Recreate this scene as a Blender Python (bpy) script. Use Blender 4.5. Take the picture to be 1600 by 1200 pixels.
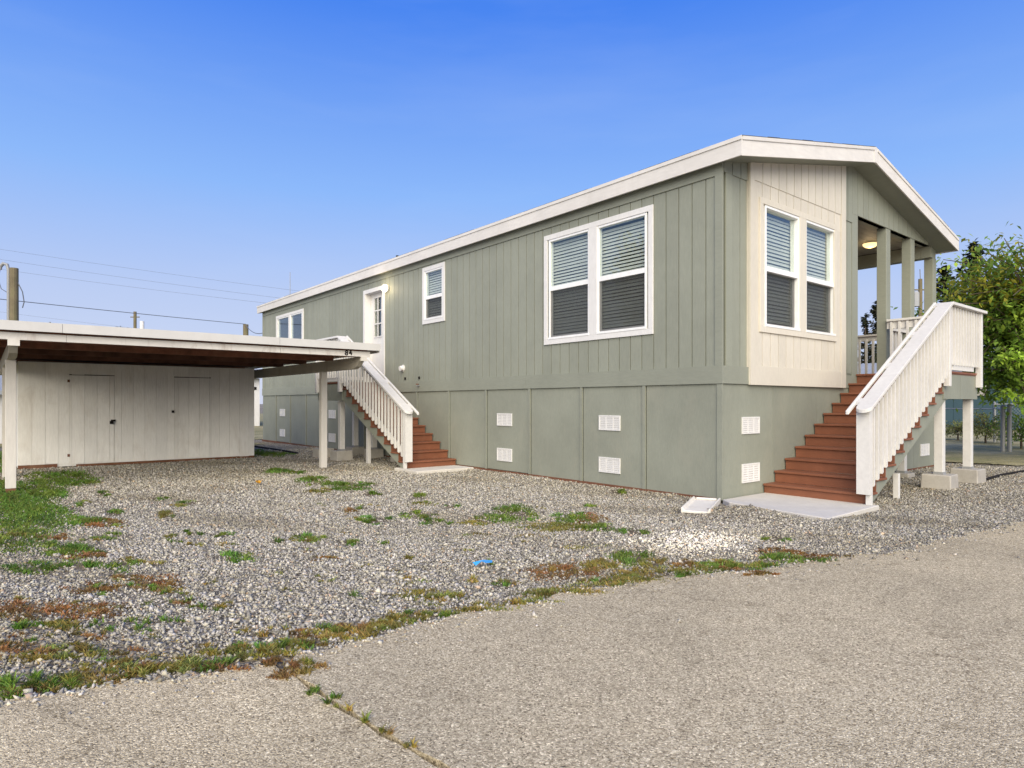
import bpy, bmesh, math, random
import numpy as np
from mathutils import Vector, Matrix

for o in list(bpy.data.objects): bpy.data.objects.remove(o)
sc = bpy.context.scene
COL = sc.collection
rnd = random.Random(11)
rng = np.random.default_rng(11)

# ------------------------------------------------------------------ camera
FPX = 1012.0; HY = 630.0; CAMH = 1.2                       # focal length and horizon of the 1600x1200 photo
CAM = np.array([-6.98, -4.508, CAMH])
RGT = np.array([.7747, -.6324, 0]); FWD = np.array([.6324, .7747, 0])
cam_d = bpy.data.cameras.new('camera'); cam = bpy.data.objects.new('camera', cam_d); COL.objects.link(cam)
cam.location = CAM
cam.rotation_euler = (math.radians(90), 0, math.atan2(-.6324, .7747))
cam_d.sensor_width = 36; cam_d.lens = 36 * FPX / 1600
cam_d.shift_y = (HY - 600) / 1600
cam_d.clip_end = 3000; cam_d.clip_start = .05
sc.camera = cam
sc.cycles.transparent_max_bounces = 24

# ------------------------------------------------------------------ sky, sun, exposure
SUN_EL = 31.0
SUN_DIR = Vector((-.66, -.75, 0)).normalized()              # horizontal direction towards the sun
wd = bpy.data.worlds.new('World'); sc.world = wd; wd.use_nodes = True
nt = wd.node_tree; nt.nodes.clear()
sky = nt.nodes.new('ShaderNodeTexSky'); sky.sky_type = 'NISHITA'; sky.sun_disc = False
sky.sun_elevation = math.radians(SUN_EL)
sky.sun_rotation = math.atan2(SUN_DIR.x, SUN_DIR.y)
sky.altitude = 0; sky.air_density = 1.0; sky.dust_density = .6; sky.ozone_density = 3.0
# the physical sky is graded by height above the horizon only (same all round): deep blue overhead, pale towards the horizon
tcw = nt.nodes.new('ShaderNodeTexCoord'); sxyz = nt.nodes.new('ShaderNodeSeparateXYZ'); nt.links.new(tcw.outputs['Generated'], sxyz.inputs[0])
gr = nt.nodes.new('ShaderNodeValToRGB'); els = gr.color_ramp.elements
GRAD = [(0.0, (.63, .67, .85)), (.15, (.50, .60, .88)), (.30, (.265, .485, .97)), (.52, (.060, .235, .90)), (1.0, (.04, .17, .70))]
while len(els) < len(GRAD): els.new(.5)
for e_, (p_, c_) in zip(els, GRAD): e_.position = p_; e_.color = (*c_, 1)
nt.links.new(sxyz.outputs['Z'], gr.inputs[0])
# faint high cloud
mpw = nt.nodes.new('ShaderNodeMapping'); mpw.inputs['Scale'].default_value = (1.2, 1.2, 7); nt.links.new(tcw.outputs['Generated'], mpw.inputs[0])
cn = nt.nodes.new('ShaderNodeTexNoise'); cn.inputs['Scale'].default_value = 2.2; cn.inputs['Detail'].default_value = 7; cn.inputs['Roughness'].default_value = .55; nt.links.new(mpw.outputs[0], cn.inputs['Vector'])
cr_w = nt.nodes.new('ShaderNodeValToRGB'); cr_w.color_ramp.elements[0].position = .48; cr_w.color_ramp.elements[0].color = (0, 0, 0, 1); cr_w.color_ramp.elements[1].position = .80; cr_w.color_ramp.elements[1].color = (.10, .10, .10, 1); nt.links.new(cn.outputs['Fac'], cr_w.inputs[0])
cm = nt.nodes.new('ShaderNodeMixRGB'); nt.links.new(cr_w.outputs[0], cm.inputs[0]); nt.links.new(gr.outputs[0], cm.inputs[1]); cm.inputs[2].default_value = (.62, .74, .98, 1)
bg2 = nt.nodes.new('ShaderNodeBackground'); bg2.inputs['Strength'].default_value = .69; nt.links.new(cm.outputs[0], bg2.inputs[0])
bg = nt.nodes.new('ShaderNodeBackground'); bg.inputs['Strength'].default_value = .10; nt.links.new(sky.outputs[0], bg.inputs[0])
mxw = nt.nodes.new('ShaderNodeMixShader'); mxw.inputs[0].default_value = .92; nt.links.new(bg.outputs[0], mxw.inputs[1]); nt.links.new(bg2.outputs[0], mxw.inputs[2])
wo = nt.nodes.new('ShaderNodeOutputWorld'); nt.links.new(mxw.outputs[0], wo.inputs[0])
sl = bpy.data.lights.new('sun', 'SUN'); sl.energy = 4.1; sl.angle = math.radians(60); sl.color = (1, .895, .68)
sun = bpy.data.objects.new('sun', sl); COL.objects.link(sun)
to_sun = Vector((SUN_DIR.x * math.cos(math.radians(SUN_EL)), SUN_DIR.y * math.cos(math.radians(SUN_EL)), math.sin(math.radians(SUN_EL))))
sun.rotation_euler = to_sun.to_track_quat('Z', 'Y').to_euler(); sun.location = (-10, -20, 20)
sc.view_settings.view_transform = 'Standard'; sc.view_settings.look = 'None'
sc.view_settings.exposure = .55; sc.view_settings.gamma = 1

# ------------------------------------------------------------------ pixel helpers (a pixel is a direction; planes give the distance)
def ray(px, py): return RGT * (px - 800) / FPX + FWD + np.array([0, 0, (HY - py) / FPX])
def on_ground(px, py, z=0.0):
    d = ray(px, py); t = (z - CAM[2]) / d[2]; return CAM + d * t
def at_depth(px, py, Z): return CAM + ray(px, py) * Z

# ------------------------------------------------------------------ materials
def new_mat(name):
    m = bpy.data.materials.new(name); m.use_nodes = True
    n = m.node_tree; b = n.nodes['Principled BSDF']; return m, n, b
def N(n, t, **kw):
    x = n.nodes.new(t)
    for k, v in kw.items():
        if hasattr(x, k): setattr(x, k, v)
        else: x.inputs[k.replace('_', ' ')].default_value = v
    return x
def ramp(n, fac, stops):
    r = n.nodes.new('ShaderNodeValToRGB'); e = r.color_ramp.elements
    while len(e) < len(stops): e.new(.5)
    for i, (p, c) in enumerate(stops):
        e[i].position = p; e[i].color = (*c, 1) if len(c) == 3 else c
    n.links.new(fac, r.inputs[0]); return r
def coords(n, scale=(1, 1, 1), kind='Object'):
    tc = n.nodes.new('ShaderNodeTexCoord'); mp = n.nodes.new('ShaderNodeMapping'); mp.inputs['Scale'].default_value = scale
    n.links.new(tc.outputs[kind], mp.inputs[0]); return mp.outputs[0]
def sc3(c, k): return tuple(min(1, x * k) for x in c)

def paint(name, col, rough=.55, var=.10, bscale=(40, 40, 6), bump=.25, big=1.2, dirt=None, dirt_amt=.3, spec=.3):
    """painted wood: slow colour drift, fine embossed grain, optional stains"""
    m, n, b = new_mat(name)
    geo = n.nodes.new('ShaderNodeNewGeometry')
    nz = N(n, 'ShaderNodeTexNoise', Scale=big, Detail=6.0, Roughness=.6); n.links.new(geo.outputs['Position'], nz.inputs['Vector'])
    cr = ramp(n, nz.outputs['Fac'], [(.3, sc3(col, 1 - var)), (.7, sc3(col, 1 + var * .6))])
    out = cr.outputs[0]
    mp = n.nodes.new('ShaderNodeMapping'); mp.inputs['Scale'].default_value = bscale; n.links.new(geo.outputs['Position'], mp.inputs[0])
    g = N(n, 'ShaderNodeTexNoise', Scale=1.0, Detail=5.0, Roughness=.65); n.links.new(mp.outputs[0], g.inputs['Vector'])
    mg = N(n, 'ShaderNodeMixRGB', blend_type='MULTIPLY'); mg.inputs[0].default_value = .5
    gr = ramp(n, g.outputs['Fac'], [(.3, (.86, .86, .86)), (.65, (1.05, 1.05, 1.05))])
    n.links.new(out, mg.inputs[1]); n.links.new(gr.outputs[0], mg.inputs[2]); out = mg.outputs[0]
    oi_ = n.nodes.new('ShaderNodeObjectInfo'); orr = ramp(n, oi_.outputs['Random'], [(0, (.955, .955, .955)), (1, (1.04, 1.04, 1.04))])
    mo = N(n, 'ShaderNodeMixRGB', blend_type='MULTIPLY'); mo.inputs[0].default_value = 1; n.links.new(out, mo.inputs[1]); n.links.new(orr.outputs[0], mo.inputs[2]); out = mo.outputs[0]
    if dirt:
        d = N(n, 'ShaderNodeTexNoise', Scale=3.1, Detail=8.0, Roughness=.7, Distortion=.6)
        mp2 = n.nodes.new('ShaderNodeMapping'); mp2.inputs['Scale'].default_value = (1, 1, .35); n.links.new(geo.outputs['Position'], mp2.inputs[0]); n.links.new(mp2.outputs[0], d.inputs['Vector'])
        dr = ramp(n, d.outputs['Fac'], [(.52, (0, 0, 0)), (.78, (dirt_amt,) * 3)])
        mx = N(n, 'ShaderNodeMixRGB'); n.links.new(dr.outputs[0], mx.inputs[0]); n.links.new(out, mx.inputs[1]); mx.inputs[2].default_value = (*dirt, 1); out = mx.outputs[0]
    n.links.new(out, b.inputs['Base Color'])
    bp = N(n, 'ShaderNodeBump', Strength=bump, Distance=.004); n.links.new(g.outputs['Fac'], bp.inputs['Height']); n.links.new(bp.outputs[0], b.inputs['Normal'])
    b.inputs['Roughness'].default_value = rough; b.inputs['Specular IOR Level'].default_value = spec
    return m

M = {}
SAGE = (.252, .264, .216)
M['sage'] = paint('sage_paint', SAGE, .6, .10, (55, 55, 9), .45, dirt=(.30, .30, .24), dirt_amt=.25)
M['sage_trim'] = paint('sage_trim_paint', sc3(SAGE, 1.0), .6, .08, (55, 9, 55), .35)
M['sage_skirt'] = paint('sage_skirt_paint', sc3(SAGE, .96), .62, .12, (60, 60, 14), .4, dirt=(.31, .30, .24), dirt_amt=.4)
M['beige'] = paint('beige_paint', (.595, .555, .475), .6, .06, (55, 55, 9), .35, dirt=(.58, .51, .42), dirt_amt=.2)
M['white'] = paint('white_trim_paint', (.67, .66, .645), .5, .05, (30, 30, 8), .18, dirt=(.5, .47, .42), dirt_amt=.12)
M['fascia'] = paint('fascia_paint', (.63, .605, .57), .55, .07, (5, 5, 22), .15, dirt=(.42, .39, .34), dirt_amt=.3)
M['rail'] = paint('rail_paint', (.62, .605, .58), .5, .07, (20, 20, 20), .2, dirt=(.42, .385, .345), dirt_amt=.35)
M['rail_shade'] = M['rail']
M['vinyl'] = paint('vinyl_frame', (.78, .78, .77), .35, .03, (12, 12, 12), .05, spec=.5)
M['brown'] = paint('brown_composite', (.21, .080, .042), .55, .16, (8, 60, 60), .5, big=2.5, dirt=(.25, .125, .075), dirt_amt=.35)
M['brown_y'] = paint('brown_composite_cross', (.21, .080, .042), .55, .16, (60, 8, 60), .5, big=2.5, dirt=(.25, .125, .075), dirt_amt=.35)
M['shedwhite'] = paint('weathered_white_paint', (.80, .785, .745), .7, .08, (40, 40, 5), .5, dirt=(.42, .35, .27), dirt_amt=.4)
M['postwhite'] = paint('weathered_post_paint', (.62, .59, .54), .65, .08, (40, 40, 5), .4, dirt=(.28, .22, .16), dirt_amt=.5)
M['beam'] = paint('weathered_beam_paint', (.40, .37, .31), .7, .14, (40, 5, 40), .5, dirt=(.2, .15, .1), dirt_amt=.5)
M['gutter'] = paint('carport_metal_edge', (.56, .55, .53), .45, .05, (3, 3, 3), .05, dirt=(.4, .37, .33), dirt_amt=.25)
M['peel'] = paint('peeling_white_paint', (.64, .61, .57), .65, .08, (6, 40, 40), .5, dirt=(.22, .13, .09), dirt_amt=.75)
M['rot'] = paint('stained_roof_boards', (.26, .11, .065), .8, .5, (3, 45, 45), .8, big=4, dirt=(.24, .14, .09), dirt_amt=.7)
M['rot2'] = paint('stained_dark_boards', (.11, .05, .033), .85, .5, (3, 45, 45), .8, big=4, dirt=(.2, .11, .07), dirt_amt=.6)
M['rustwood'] = paint('redwood_sill', (.16, .07, .04), .8, .3, (6, 6, 40), .5, dirt=(.3, .2, .12), dirt_amt=.5)
M['concrete'] = paint('concrete', (.40, .375, .335), .85, .14, (45, 45, 45), .5, big=5, dirt=(.26, .23, .19), dirt_amt=.5)
M['slab'] = paint('pale_concrete', (.56, .53, .48), .85, .10, (35, 35, 35), .4, big=3, dirt=(.42, .36, .28), dirt_amt=.5)
M['metal'] = paint('galvanised_metal', (.26, .265, .27), .5, .1, (20, 20, 20), .1, spec=.6)
M['black'] = paint('black_metal', (.02, .018, .017), .8, .2, (20, 20, 20), .1, spec=.1)
M['soffit'] = paint('porch_ceiling_paint', (.27, .26, .22), .6, .06, (4, 50, 50), .3)
M['shingle'] = paint('asphalt_shingle', (.045, .043, .042), .9, .3, (90, 90, 90), .6, big=6)
M['oldwood'] = paint('weathered_pole_wood', (.17, .14, .085), .85, .25, (50, 50, 2.5), .8, big=2, dirt=(.16, .19, .07), dirt_amt=.7)
M['bark'] = paint('bark', (.10, .075, .055), .9, .3, (30, 30, 6), .9)
M['teal'] = paint('teal_siding', (.045, .085, .105), .7, .1, (30, 30, 6), .2)
M['greywall'] = paint('grey_wall', (.30, .32, .34), .7, .1, (10, 10, 10), .1)
M['brownfar'] = paint('dark_brown_wood', (.07, .035, .025), .8, .2, (20, 20, 5), .3)
M['dark_room'] = paint('dark_interior', (.05, .05, .05), .9, .1, (5, 5, 5), 0)
M['blind'] = paint('blind_slats', (.64, .63, .58), .5, .03, (3, 3, 3), 0)
M['blue_plastic'] = paint('blue_plastic', (.05, .32, .68), .4, .1, (10, 10, 10), .1)
M['yellow_leaf'] = paint('yellow_leaf', (.65, .33, .03), .6, .1, (20, 20, 20), .1)
M['wire'] = paint('cable', (.10, .11, .13), .6, .1, (5, 5, 5), 0)
M['splash'] = paint('white_plastic', (.70, .66, .59), .5, .06, (10, 10, 10), .1, dirt=(.45, .38, .3), dirt_amt=.4)
M['transformer'] = paint('transformer_grey', (.33, .34, .35), .5, .05, (8, 8, 8), .05)

def glass_mat():
    m, n, b = new_mat('window_glass'); n.nodes.remove(b)
    out = n.nodes['Material Output']
    tr = N(n, 'ShaderNodeBsdfTransparent'); tr.inputs[0].default_value = (.90, .93, .92, 1)
    gl = N(n, 'ShaderNodeBsdfGlossy', Roughness=.01); gl.inputs[0].default_value = (.95, 1, 1, 1)
    lw = N(n, 'ShaderNodeLayerWeight', Blend=.5); fr = N(n, 'ShaderNodeMath', operation='POWER'); n.links.new(lw.outputs['Facing'], fr.inputs[0]); fr.inputs[1].default_value = 2.6
    hf = N(n, 'ShaderNodeMath', operation='MULTIPLY'); n.links.new(fr.outputs[0], hf.inputs[0]); hf.inputs[1].default_value = .42; fr = hf
    ad = N(n, 'ShaderNodeMath', operation='ADD'); n.links.new(fr.outputs[0], ad.inputs[0]); ad.inputs[1].default_value = .055
    mx = n.nodes.new('ShaderNodeMixShader'); n.links.new(ad.outputs[0], mx.inputs[0]); n.links.new(tr.outputs[0], mx.inputs[1]); n.links.new(gl.outputs[0], mx.inputs[2])
    n.links.new(mx.outputs[0], out.inputs[0]); return m
M['glass'] = glass_mat()
def screen_mat():
    m, n, b = new_mat('insect_screen'); n.nodes.remove(b); out = n.nodes['Material Output']
    tr = N(n, 'ShaderNodeBsdfTransparent'); df = N(n, 'ShaderNodeBsdfDiffuse'); df.inputs[0].default_value = (.055, .055, .055, 1)
    mx = n.nodes.new('ShaderNodeMixShader'); mx.inputs[0].default_value = .58
    n.links.new(tr.outputs[0], mx.inputs[1]); n.links.new(df.outputs[0], mx.inputs[2]); n.links.new(mx.outputs[0], out.inputs[0]); return m
M['screen'] = screen_mat()
def emit_mat(name, col, s):
    m, n, b = new_mat(name); b.inputs['Base Color'].default_value = (*col, 1)
    b.inputs['Emission Color'].default_value = (*col, 1); b.inputs['Emission Strength'].default_value = s; return m
M['lamp'] = emit_mat('lit_lamp_glass', (1, .80, .50), 5.0)
M['lamp2'] = emit_mat('lit_porch_lamp_glass', (1, .70, .34), 1.1)

def leaf_mat(name, trans=.35, rough=.5):
    m, n, b = new_mat(name); out = n.nodes['Material Output']
    at = N(n, 'ShaderNodeAttribute', attribute_name='Col')
    tl = n.nodes.new('ShaderNodeBsdfTranslucent'); mx = n.nodes.new('ShaderNodeMixShader'); mx.inputs[0].default_value = trans
    n.links.new(at.outputs[0], b.inputs['Base Color']); n.links.new(at.outputs[0], tl.inputs[0])
    b.inputs['Roughness'].default_value = rough; b.inputs['Specular IOR Level'].default_value = .25
    n.links.new(b.outputs[0], mx.inputs[1]); n.links.new(tl.outputs[0], mx.inputs[2]); n.links.new(mx.outputs[0], out.inputs[0]); return m
M['leaf'] = leaf_mat('leaf', .45)
M['grass'] = leaf_mat('grass_blade', .3, .6)
M['needle'] = leaf_mat('needle', .15, .7)
def stone_mat():
    m, n, b = new_mat('gravel_stone'); at = N(n, 'ShaderNodeAttribute', attribute_name='Col')
    geo = n.nodes.new('ShaderNodeNewGeometry'); nz = N(n, 'ShaderNodeTexNoise', Scale=160.0, Detail=4.0); n.links.new(geo.outputs['Position'], nz.inputs['Vector'])
    mx = N(n, 'ShaderNodeMixRGB', blend_type='MULTIPLY'); mx.inputs[0].default_value = .7
    r = ramp(n, nz.outputs['Fac'], [(.3, (.7, .7, .7)), (.7, (1.15, 1.13, 1.1))]); n.links.new(at.outputs[0], mx.inputs[1]); n.links.new(r.outputs[0], mx.inputs[2])
    n.links.new(mx.outputs[0], b.inputs['Base Color']); b.inputs['Roughness'].default_value = .85; return m
M['stone'] = stone_mat()

def gravel_ground():
    m, n, b = new_mat('gravel_ground')
    v = coords(n)
    vo = N(n, 'ShaderNodeTexVoronoi', Scale=48.0); n.links.new(v, vo.inputs['Vector'])
    sep = n.nodes.new('ShaderNodeSeparateColor'); n.links.new(vo.outputs['Color'], sep.inputs[0])
    r = ramp(n, sep.outputs[0], [(0, (.06, .05, .037)), (.35, (.17, .15, .115)), (.75, (.30, .27, .215)), (1, (.52, .48, .40))])
    big = N(n, 'ShaderNodeTexNoise', Scale=.55, Detail=6.0, Roughness=.65); n.links.new(v, big.inputs['Vector'])
    br = ramp(n, big.outputs['Fac'], [(.35, (.82, .79, .74)), (.65, (1.05, 1.04, 1.02))])
    mx = N(n, 'ShaderNodeMixRGB', blend_type='MULTIPLY'); mx.inputs[0].default_value = 1; n.links.new(r.outputs[0], mx.inputs[1]); n.links.new(br.outputs[0], mx.inputs[2])
    at = N(n, 'ShaderNodeAttribute', attribute_name='Col'); ms = n.nodes.new('ShaderNodeMixRGB'); n.links.new(at.outputs['Fac'], ms.inputs[0]); n.links.new(mx.outputs[0], ms.inputs[1])
    so_ = ramp(n, big.outputs['Fac'], [(.3, (.10, .075, .045)), (.7, (.19, .15, .095))]); n.links.new(so_.outputs[0], ms.inputs[2])
    n.links.new(ms.outputs[0], b.inputs['Base Color']); b.inputs['Roughness'].default_value = .9; b.inputs['Specular IOR Level'].default_value = .2
    bp = N(n, 'ShaderNodeBump', Strength=.9, Distance=.02, invert=True); n.links.new(vo.outputs['Distance'], bp.inputs['Height']); n.links.new(bp.outputs[0], b.inputs['Normal'])
    return m
M['gravel_ground'] = gravel_ground()
def asphalt(name, tint):
    m, n, b = new_mat(name); v = coords(n)
    wob = N(n, 'ShaderNodeTexNoise', Scale=60.0, Detail=3.0); n.links.new(v, wob.inputs['Vector'])
    ofs = N(n, 'ShaderNodeMixRGB', blend_type='LINEAR_LIGHT'); ofs.inputs[0].default_value = .010; n.links.new(v, ofs.inputs[1]); n.links.new(wob.outputs['Color'], ofs.inputs[2])
    vo = N(n, 'ShaderNodeTexVoronoi', Scale=145.0); n.links.new(ofs.outputs[0], vo.inputs['Vector'])
    vo2 = N(n, 'ShaderNodeTexVoronoi', Scale=260.0); n.links.new(ofs.outputs[0], vo2.inputs['Vector'])
    s1 = n.nodes.new('ShaderNodeSeparateColor'); n.links.new(vo.outputs['Color'], s1.inputs[0])
    s2 = n.nodes.new('ShaderNodeSeparateColor'); n.links.new(vo2.outputs['Color'], s2.inputs[0])
    a = N(n, 'ShaderNodeMix'); a.data_type = 'FLOAT'; a.inputs[0].default_value = .28; n.links.new(s1.outputs[0], a.inputs[2]); n.links.new(s2.outputs[0], a.inputs[3])
    r = ramp(n, a.outputs[0], [(.04, (.09, .075, .055)), (.2, (.27, .235, .185)), (.5, (.43, .385, .315)), (.8, (.56, .51, .425)), (.95, (.88, .83, .73))])
    d = ramp(n, vo.outputs['Distance'], [(.0, (1.06, 1.06, 1.06)), (.55, (.97, .97, .97)), (.9, (.62, .6, .57))])
    out = r.outputs[0]
    def mul(fac, node):
        nonlocal out
        mx = N(n, 'ShaderNodeMixRGB', blend_type='MULTIPLY'); mx.inputs[0].default_value = fac; n.links.new(out, mx.inputs[1]); n.links.new(node.outputs[0], mx.inputs[2]); out = mx.outputs[0]
    mul(.8, d)
    big = N(n, 'ShaderNodeTexNoise', Scale=.8, Detail=9.0, Roughness=.68, Distortion=.5); n.links.new(v, big.inputs['Vector'])
    mul(1, ramp(n, big.outputs['Fac'], [(.28, tuple(q * .72 for q in tint)), (.5, tuple(q * .95 for q in tint)), (.72, tuple(q * 1.07 for q in tint))]))
    sp = N(n, 'ShaderNodeTexNoise', Scale=5.0, Detail=5.0, Roughness=.7); n.links.new(v, sp.inputs['Vector'])
    mul(1, ramp(n, sp.outputs['Fac'], [(.28, (.78, .76, .73)), (.45, (1, 1, 1)), (.75, (1.05, 1.04, 1.02))]))
    # scattered dark bits and worn dark stones
    vd = N(n, 'ShaderNodeTexVoronoi', Scale=16.0); n.links.new(ofs.outputs[0], vd.inputs['Vector'])
    mul(1, ramp(n, vd.outputs['Distance'], [(.05, (.22, .2, .18)), (.09, (1, 1, 1))]))
    # hair cracks
    wv = N(n, 'ShaderNodeTexNoise', Scale=2.2, Detail=5.0, Roughness=.6); n.links.new(v, wv.inputs['Vector'])
    wm = N(n, 'ShaderNodeMixRGB', blend_type='LINEAR_LIGHT'); wm.inputs[0].default_value = .35; n.links.new(v, wm.inputs[1]); n.links.new(wv.outputs['Color'], wm.inputs[2])
    ck = N(n, 'ShaderNodeTexVoronoi', Scale=.42, feature='DISTANCE_TO_EDGE'); n.links.new(wm.outputs[0], ck.inputs['Vector'])
    mul(.55, ramp(n, ck.outputs['Distance'], [(.0, (.45, .42, .38)), (.0035, (1, 1, 1))]))
    n.links.new(out, b.inputs['Base Color']); b.inputs['Roughness'].default_value = .9; b.inputs['Specular IOR Level'].default_value = .2
    bp = N(n, 'ShaderNodeBump', Strength=.6, Distance=.006, invert=True); n.links.new(vo.outputs['Distance'], bp.inputs['Height']); n.links.new(bp.outputs[0], b.inputs['Normal'])
    return m
M['asphalt'] = asphalt('old_asphalt', (1.18, 1.10, .88)); M['asphalt2'] = asphalt('old_asphalt_sandy', (1.28, 1.18, .92))
def lawn_mat():
    m, n, b = new_mat('dry_lawn'); v = coords(n)
    a = N(n, 'ShaderNodeTexNoise', Scale=.7, Detail=8.0, Roughness=.7); n.links.new(v, a.inputs['Vector'])
    r = ramp(n, a.outputs['Fac'], [(.3, (.12, .14, .045)), (.48, (.26, .23, .10)), (.62, (.42, .36, .19)), (.75, (.32, .25, .14))])
    c = N(n, 'ShaderNodeTexNoise', Scale=40.0, Detail=4.0); n.links.new(v, c.inputs['Vector'])
    cr = ramp(n, c.outputs['Fac'], [(.3, (.6, .6, .6)), (.7, (1.2, 1.2, 1.2))])
    mx = N(n, 'ShaderNodeMixRGB', blend_type='MULTIPLY'); mx.inputs[0].default_value = 1; n.links.new(r.outputs[0], mx.inputs[1]); n.links.new(cr.outputs[0], mx.inputs[2])
    n.links.new(mx.outputs[0], b.inputs['Base Color']); b.inputs['Roughness'].default_value = .95
    bp = N(n, 'ShaderNodeBump', Strength=.8, Distance=.03); n.links.new(c.outputs['Fac'], bp.inputs['Height']); n.links.new(bp.outputs[0], b.inputs['Normal']); return m
M['lawn'] = lawn_mat()

# ------------------------------------------------------------------ mesh helpers
class MB:
    def __init__(s): s.v = []; s.f = []
    def add(s, vs, fs):
        k = len(s.v); s.v += [tuple(float(c) for c in p) for p in vs]; s.f += [tuple(i + k for i in q) for q in fs]; return s
    def box(s, x0, x1, y0, y1, z0, z1):
        return s.add([(x0, y0, z0), (x1, y0, z0), (x1, y1, z0), (x0, y1, z0), (x0, y0, z1), (x1, y0, z1), (x1, y1, z1), (x0, y1, z1)],
                     [(0, 3, 2, 1), (4, 5, 6, 7), (0, 1, 5, 4), (1, 2, 6, 5), (2, 3, 7, 6), (3, 0, 4, 7)])
    def extr(s, poly, vec):
        n = len(poly); p2 = [tuple(a + b for a, b in zip(p, vec)) for p in poly]
        return s.add(list(poly) + p2, [tuple(range(n)), tuple(range(2 * n - 1, n - 1, -1))] + [(i, (i + 1) % n, n + (i + 1) % n, n + i) for i in range(n)])
    def tube(s, pts, rad, n=8, caps=True):
        pts = [Vector(p) for p in pts]; rr = rad if hasattr(rad, '__len__') else [rad] * len(pts)
        vs = []; fs = []; up = None
        for i, p in enumerate(pts):
            t = (pts[min(i + 1, len(pts) - 1)] - pts[max(i - 1, 0)]).normalized()
            if up is None: up = Vector((0, 0, 1)) if abs(t.z) < .9 else Vector((1, 0, 0))
            a = t.cross(up).normalized(); c = a.cross(t).normalized(); up = c
            for k in range(n):
                th = 2 * math.pi * k / n; vs.append(p + (a * math.cos(th) + c * math.sin(th)) * rr[i])
        for i in range(len(pts) - 1):
            for k in range(n): fs.append((i * n + k, i * n + (k + 1) % n, (i + 1) * n + (k + 1) % n, (i + 1) * n + k))
        if caps: fs.append(tuple(range(n - 1, -1, -1))); fs.append(tuple(range((len(pts) - 1) * n, len(pts) * n)))
        return s.add(vs, fs)
    def mesh(s, name, mat, bevel=0, off=(0, 0, 0), smooth=False, fix=True):
        me = bpy.data.meshes.new(name); v = s.v
        if any(off): v = [(a - off[0], b - off[1], c - off[2]) for a, b, c in v]
        me.from_pydata(v, [], s.f)
        if fix or bevel:
            bm = bmesh.new(); bm.from_mesh(me); bmesh.ops.recalc_face_normals(bm, faces=bm.faces)
            if bevel: bmesh.ops.bevel(bm, geom=bm.edges[:], offset=bevel, segments=1, affect='EDGES', clamp_overlap=True)
            bm.to_mesh(me); bm.free()
        if smooth: me.polygons.foreach_set('use_smooth', [True] * len(me.polygons))
        if mat: me.materials.append(M[mat])
        return me
    def build(s, name, mat, parent=None, bevel=0, smooth=False, fix=True):
        off = wloc(parent)
        return link(name, s.mesh(name, mat, bevel, off, smooth, fix), parent)
LOC = {}
def wloc(p):
    if p is None: return (0, 0, 0)
    return LOC.get(p, (0, 0, 0))
def link(name, me, parent=None, loc=(0, 0, 0), rot=None):
    o = bpy.data.objects.new(name, me); COL.objects.link(o); o.location = loc
    if rot is not None: o.rotation_euler = rot
    LOC[o] = wloc(parent) if parent is not None else tuple(loc)
    if parent is not None: o.parent = parent
    return o
def thing(name, label, cat, loc=(0, 0, 0), group=None):
    o = bpy.data.objects.new(name, None); COL.objects.link(o); o.location = loc; o.empty_display_size = .3; LOC[o] = tuple(loc)
    o['label'] = label; o['category'] = cat
    if group: o['group'] = group
    return o
def tag(o, label=None, cat=None, group=None, kind=None):
    for k, v in (('label', label), ('category', cat), ('group', group), ('kind', kind)):
        if v: o[k] = v
    return o
def B(x0, x1, y0, y1, z0, z1): return MB().box(x0, x1, y0, y1, z0, z1)
def np_mesh(name, V, F, mat, cols=None, nper=3):
    me = bpy.data.meshes.new(name); V = np.asarray(V, np.float32); F = np.asarray(F, np.int32)
    me.vertices.add(len(V)); me.vertices.foreach_set('co', V.ravel())
    me.loops.add(F.size); me.loops.foreach_set('vertex_index', F.ravel())
    me.polygons.add(len(F)); me.polygons.foreach_set('loop_start', np.arange(0, F.size, nper, dtype=np.int32)); me.polygons.foreach_set('loop_total', np.full(len(F), nper, np.int32))
    me.update(calc_edges=True)
    if cols is not None:
        a = me.color_attributes.new('Col', 'FLOAT_COLOR', 'POINT'); c = np.ones((len(V), 4), np.float32); c[:, :3] = cols; a.data.foreach_set('color', c.ravel())
    me.materials.append(M[mat]); return me

# ================================================================== THE SETTING
ROADPX = [(0, 1092), (60, 1084), (240, 1064), (350, 1044), (420, 1033), (500, 1012), (600, 987), (700, 966), (800, 946), (900, 922), (1000, 906), (1150, 891), (1200, 886), (1290, 871), (1370, 865), (1440, 850), (1520, 830), (1600, 815)]
edge = [(-60, 2.0), (-22, .1), (-12, -.85), (-9, -1.05)] + [tuple(on_ground(*p)[:2]) for p in ROADPX] + [(4, -3.25), (9, -4.1), (25, -7.5), (70, -16)]
ex = np.array([e[0] for e in edge]); ey = np.array([e[1] for e in edge])
def road_edge(x): return np.interp(x, ex, ey) + .035 * np.sin(x * 7.3 + 1.3 * np.sin(x * 3.1)) + .02 * np.sin(x * 19.0)
def gz(x, y):
    """height of the ground: almost flat, gravel heaped against the front slab"""
    x = np.asarray(x, float); y = np.asarray(y, float)
    z = -.022 + .010 * np.sin(x * 1.7 + y * .9) * np.cos(y * 1.3 - x * .4)
    z = z + .115 * np.exp(-(((x + .62) / .30) ** 2 + ((y + .72) / .48) ** 2))
    z = z + .045 * np.exp(-(((x + .35) / .4) ** 2 + ((y + 1.6) / .25) ** 2))
    z = z + .03 * np.exp(-(((x + .1) / .22) ** 2)) * (y > .1)
    return z
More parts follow.
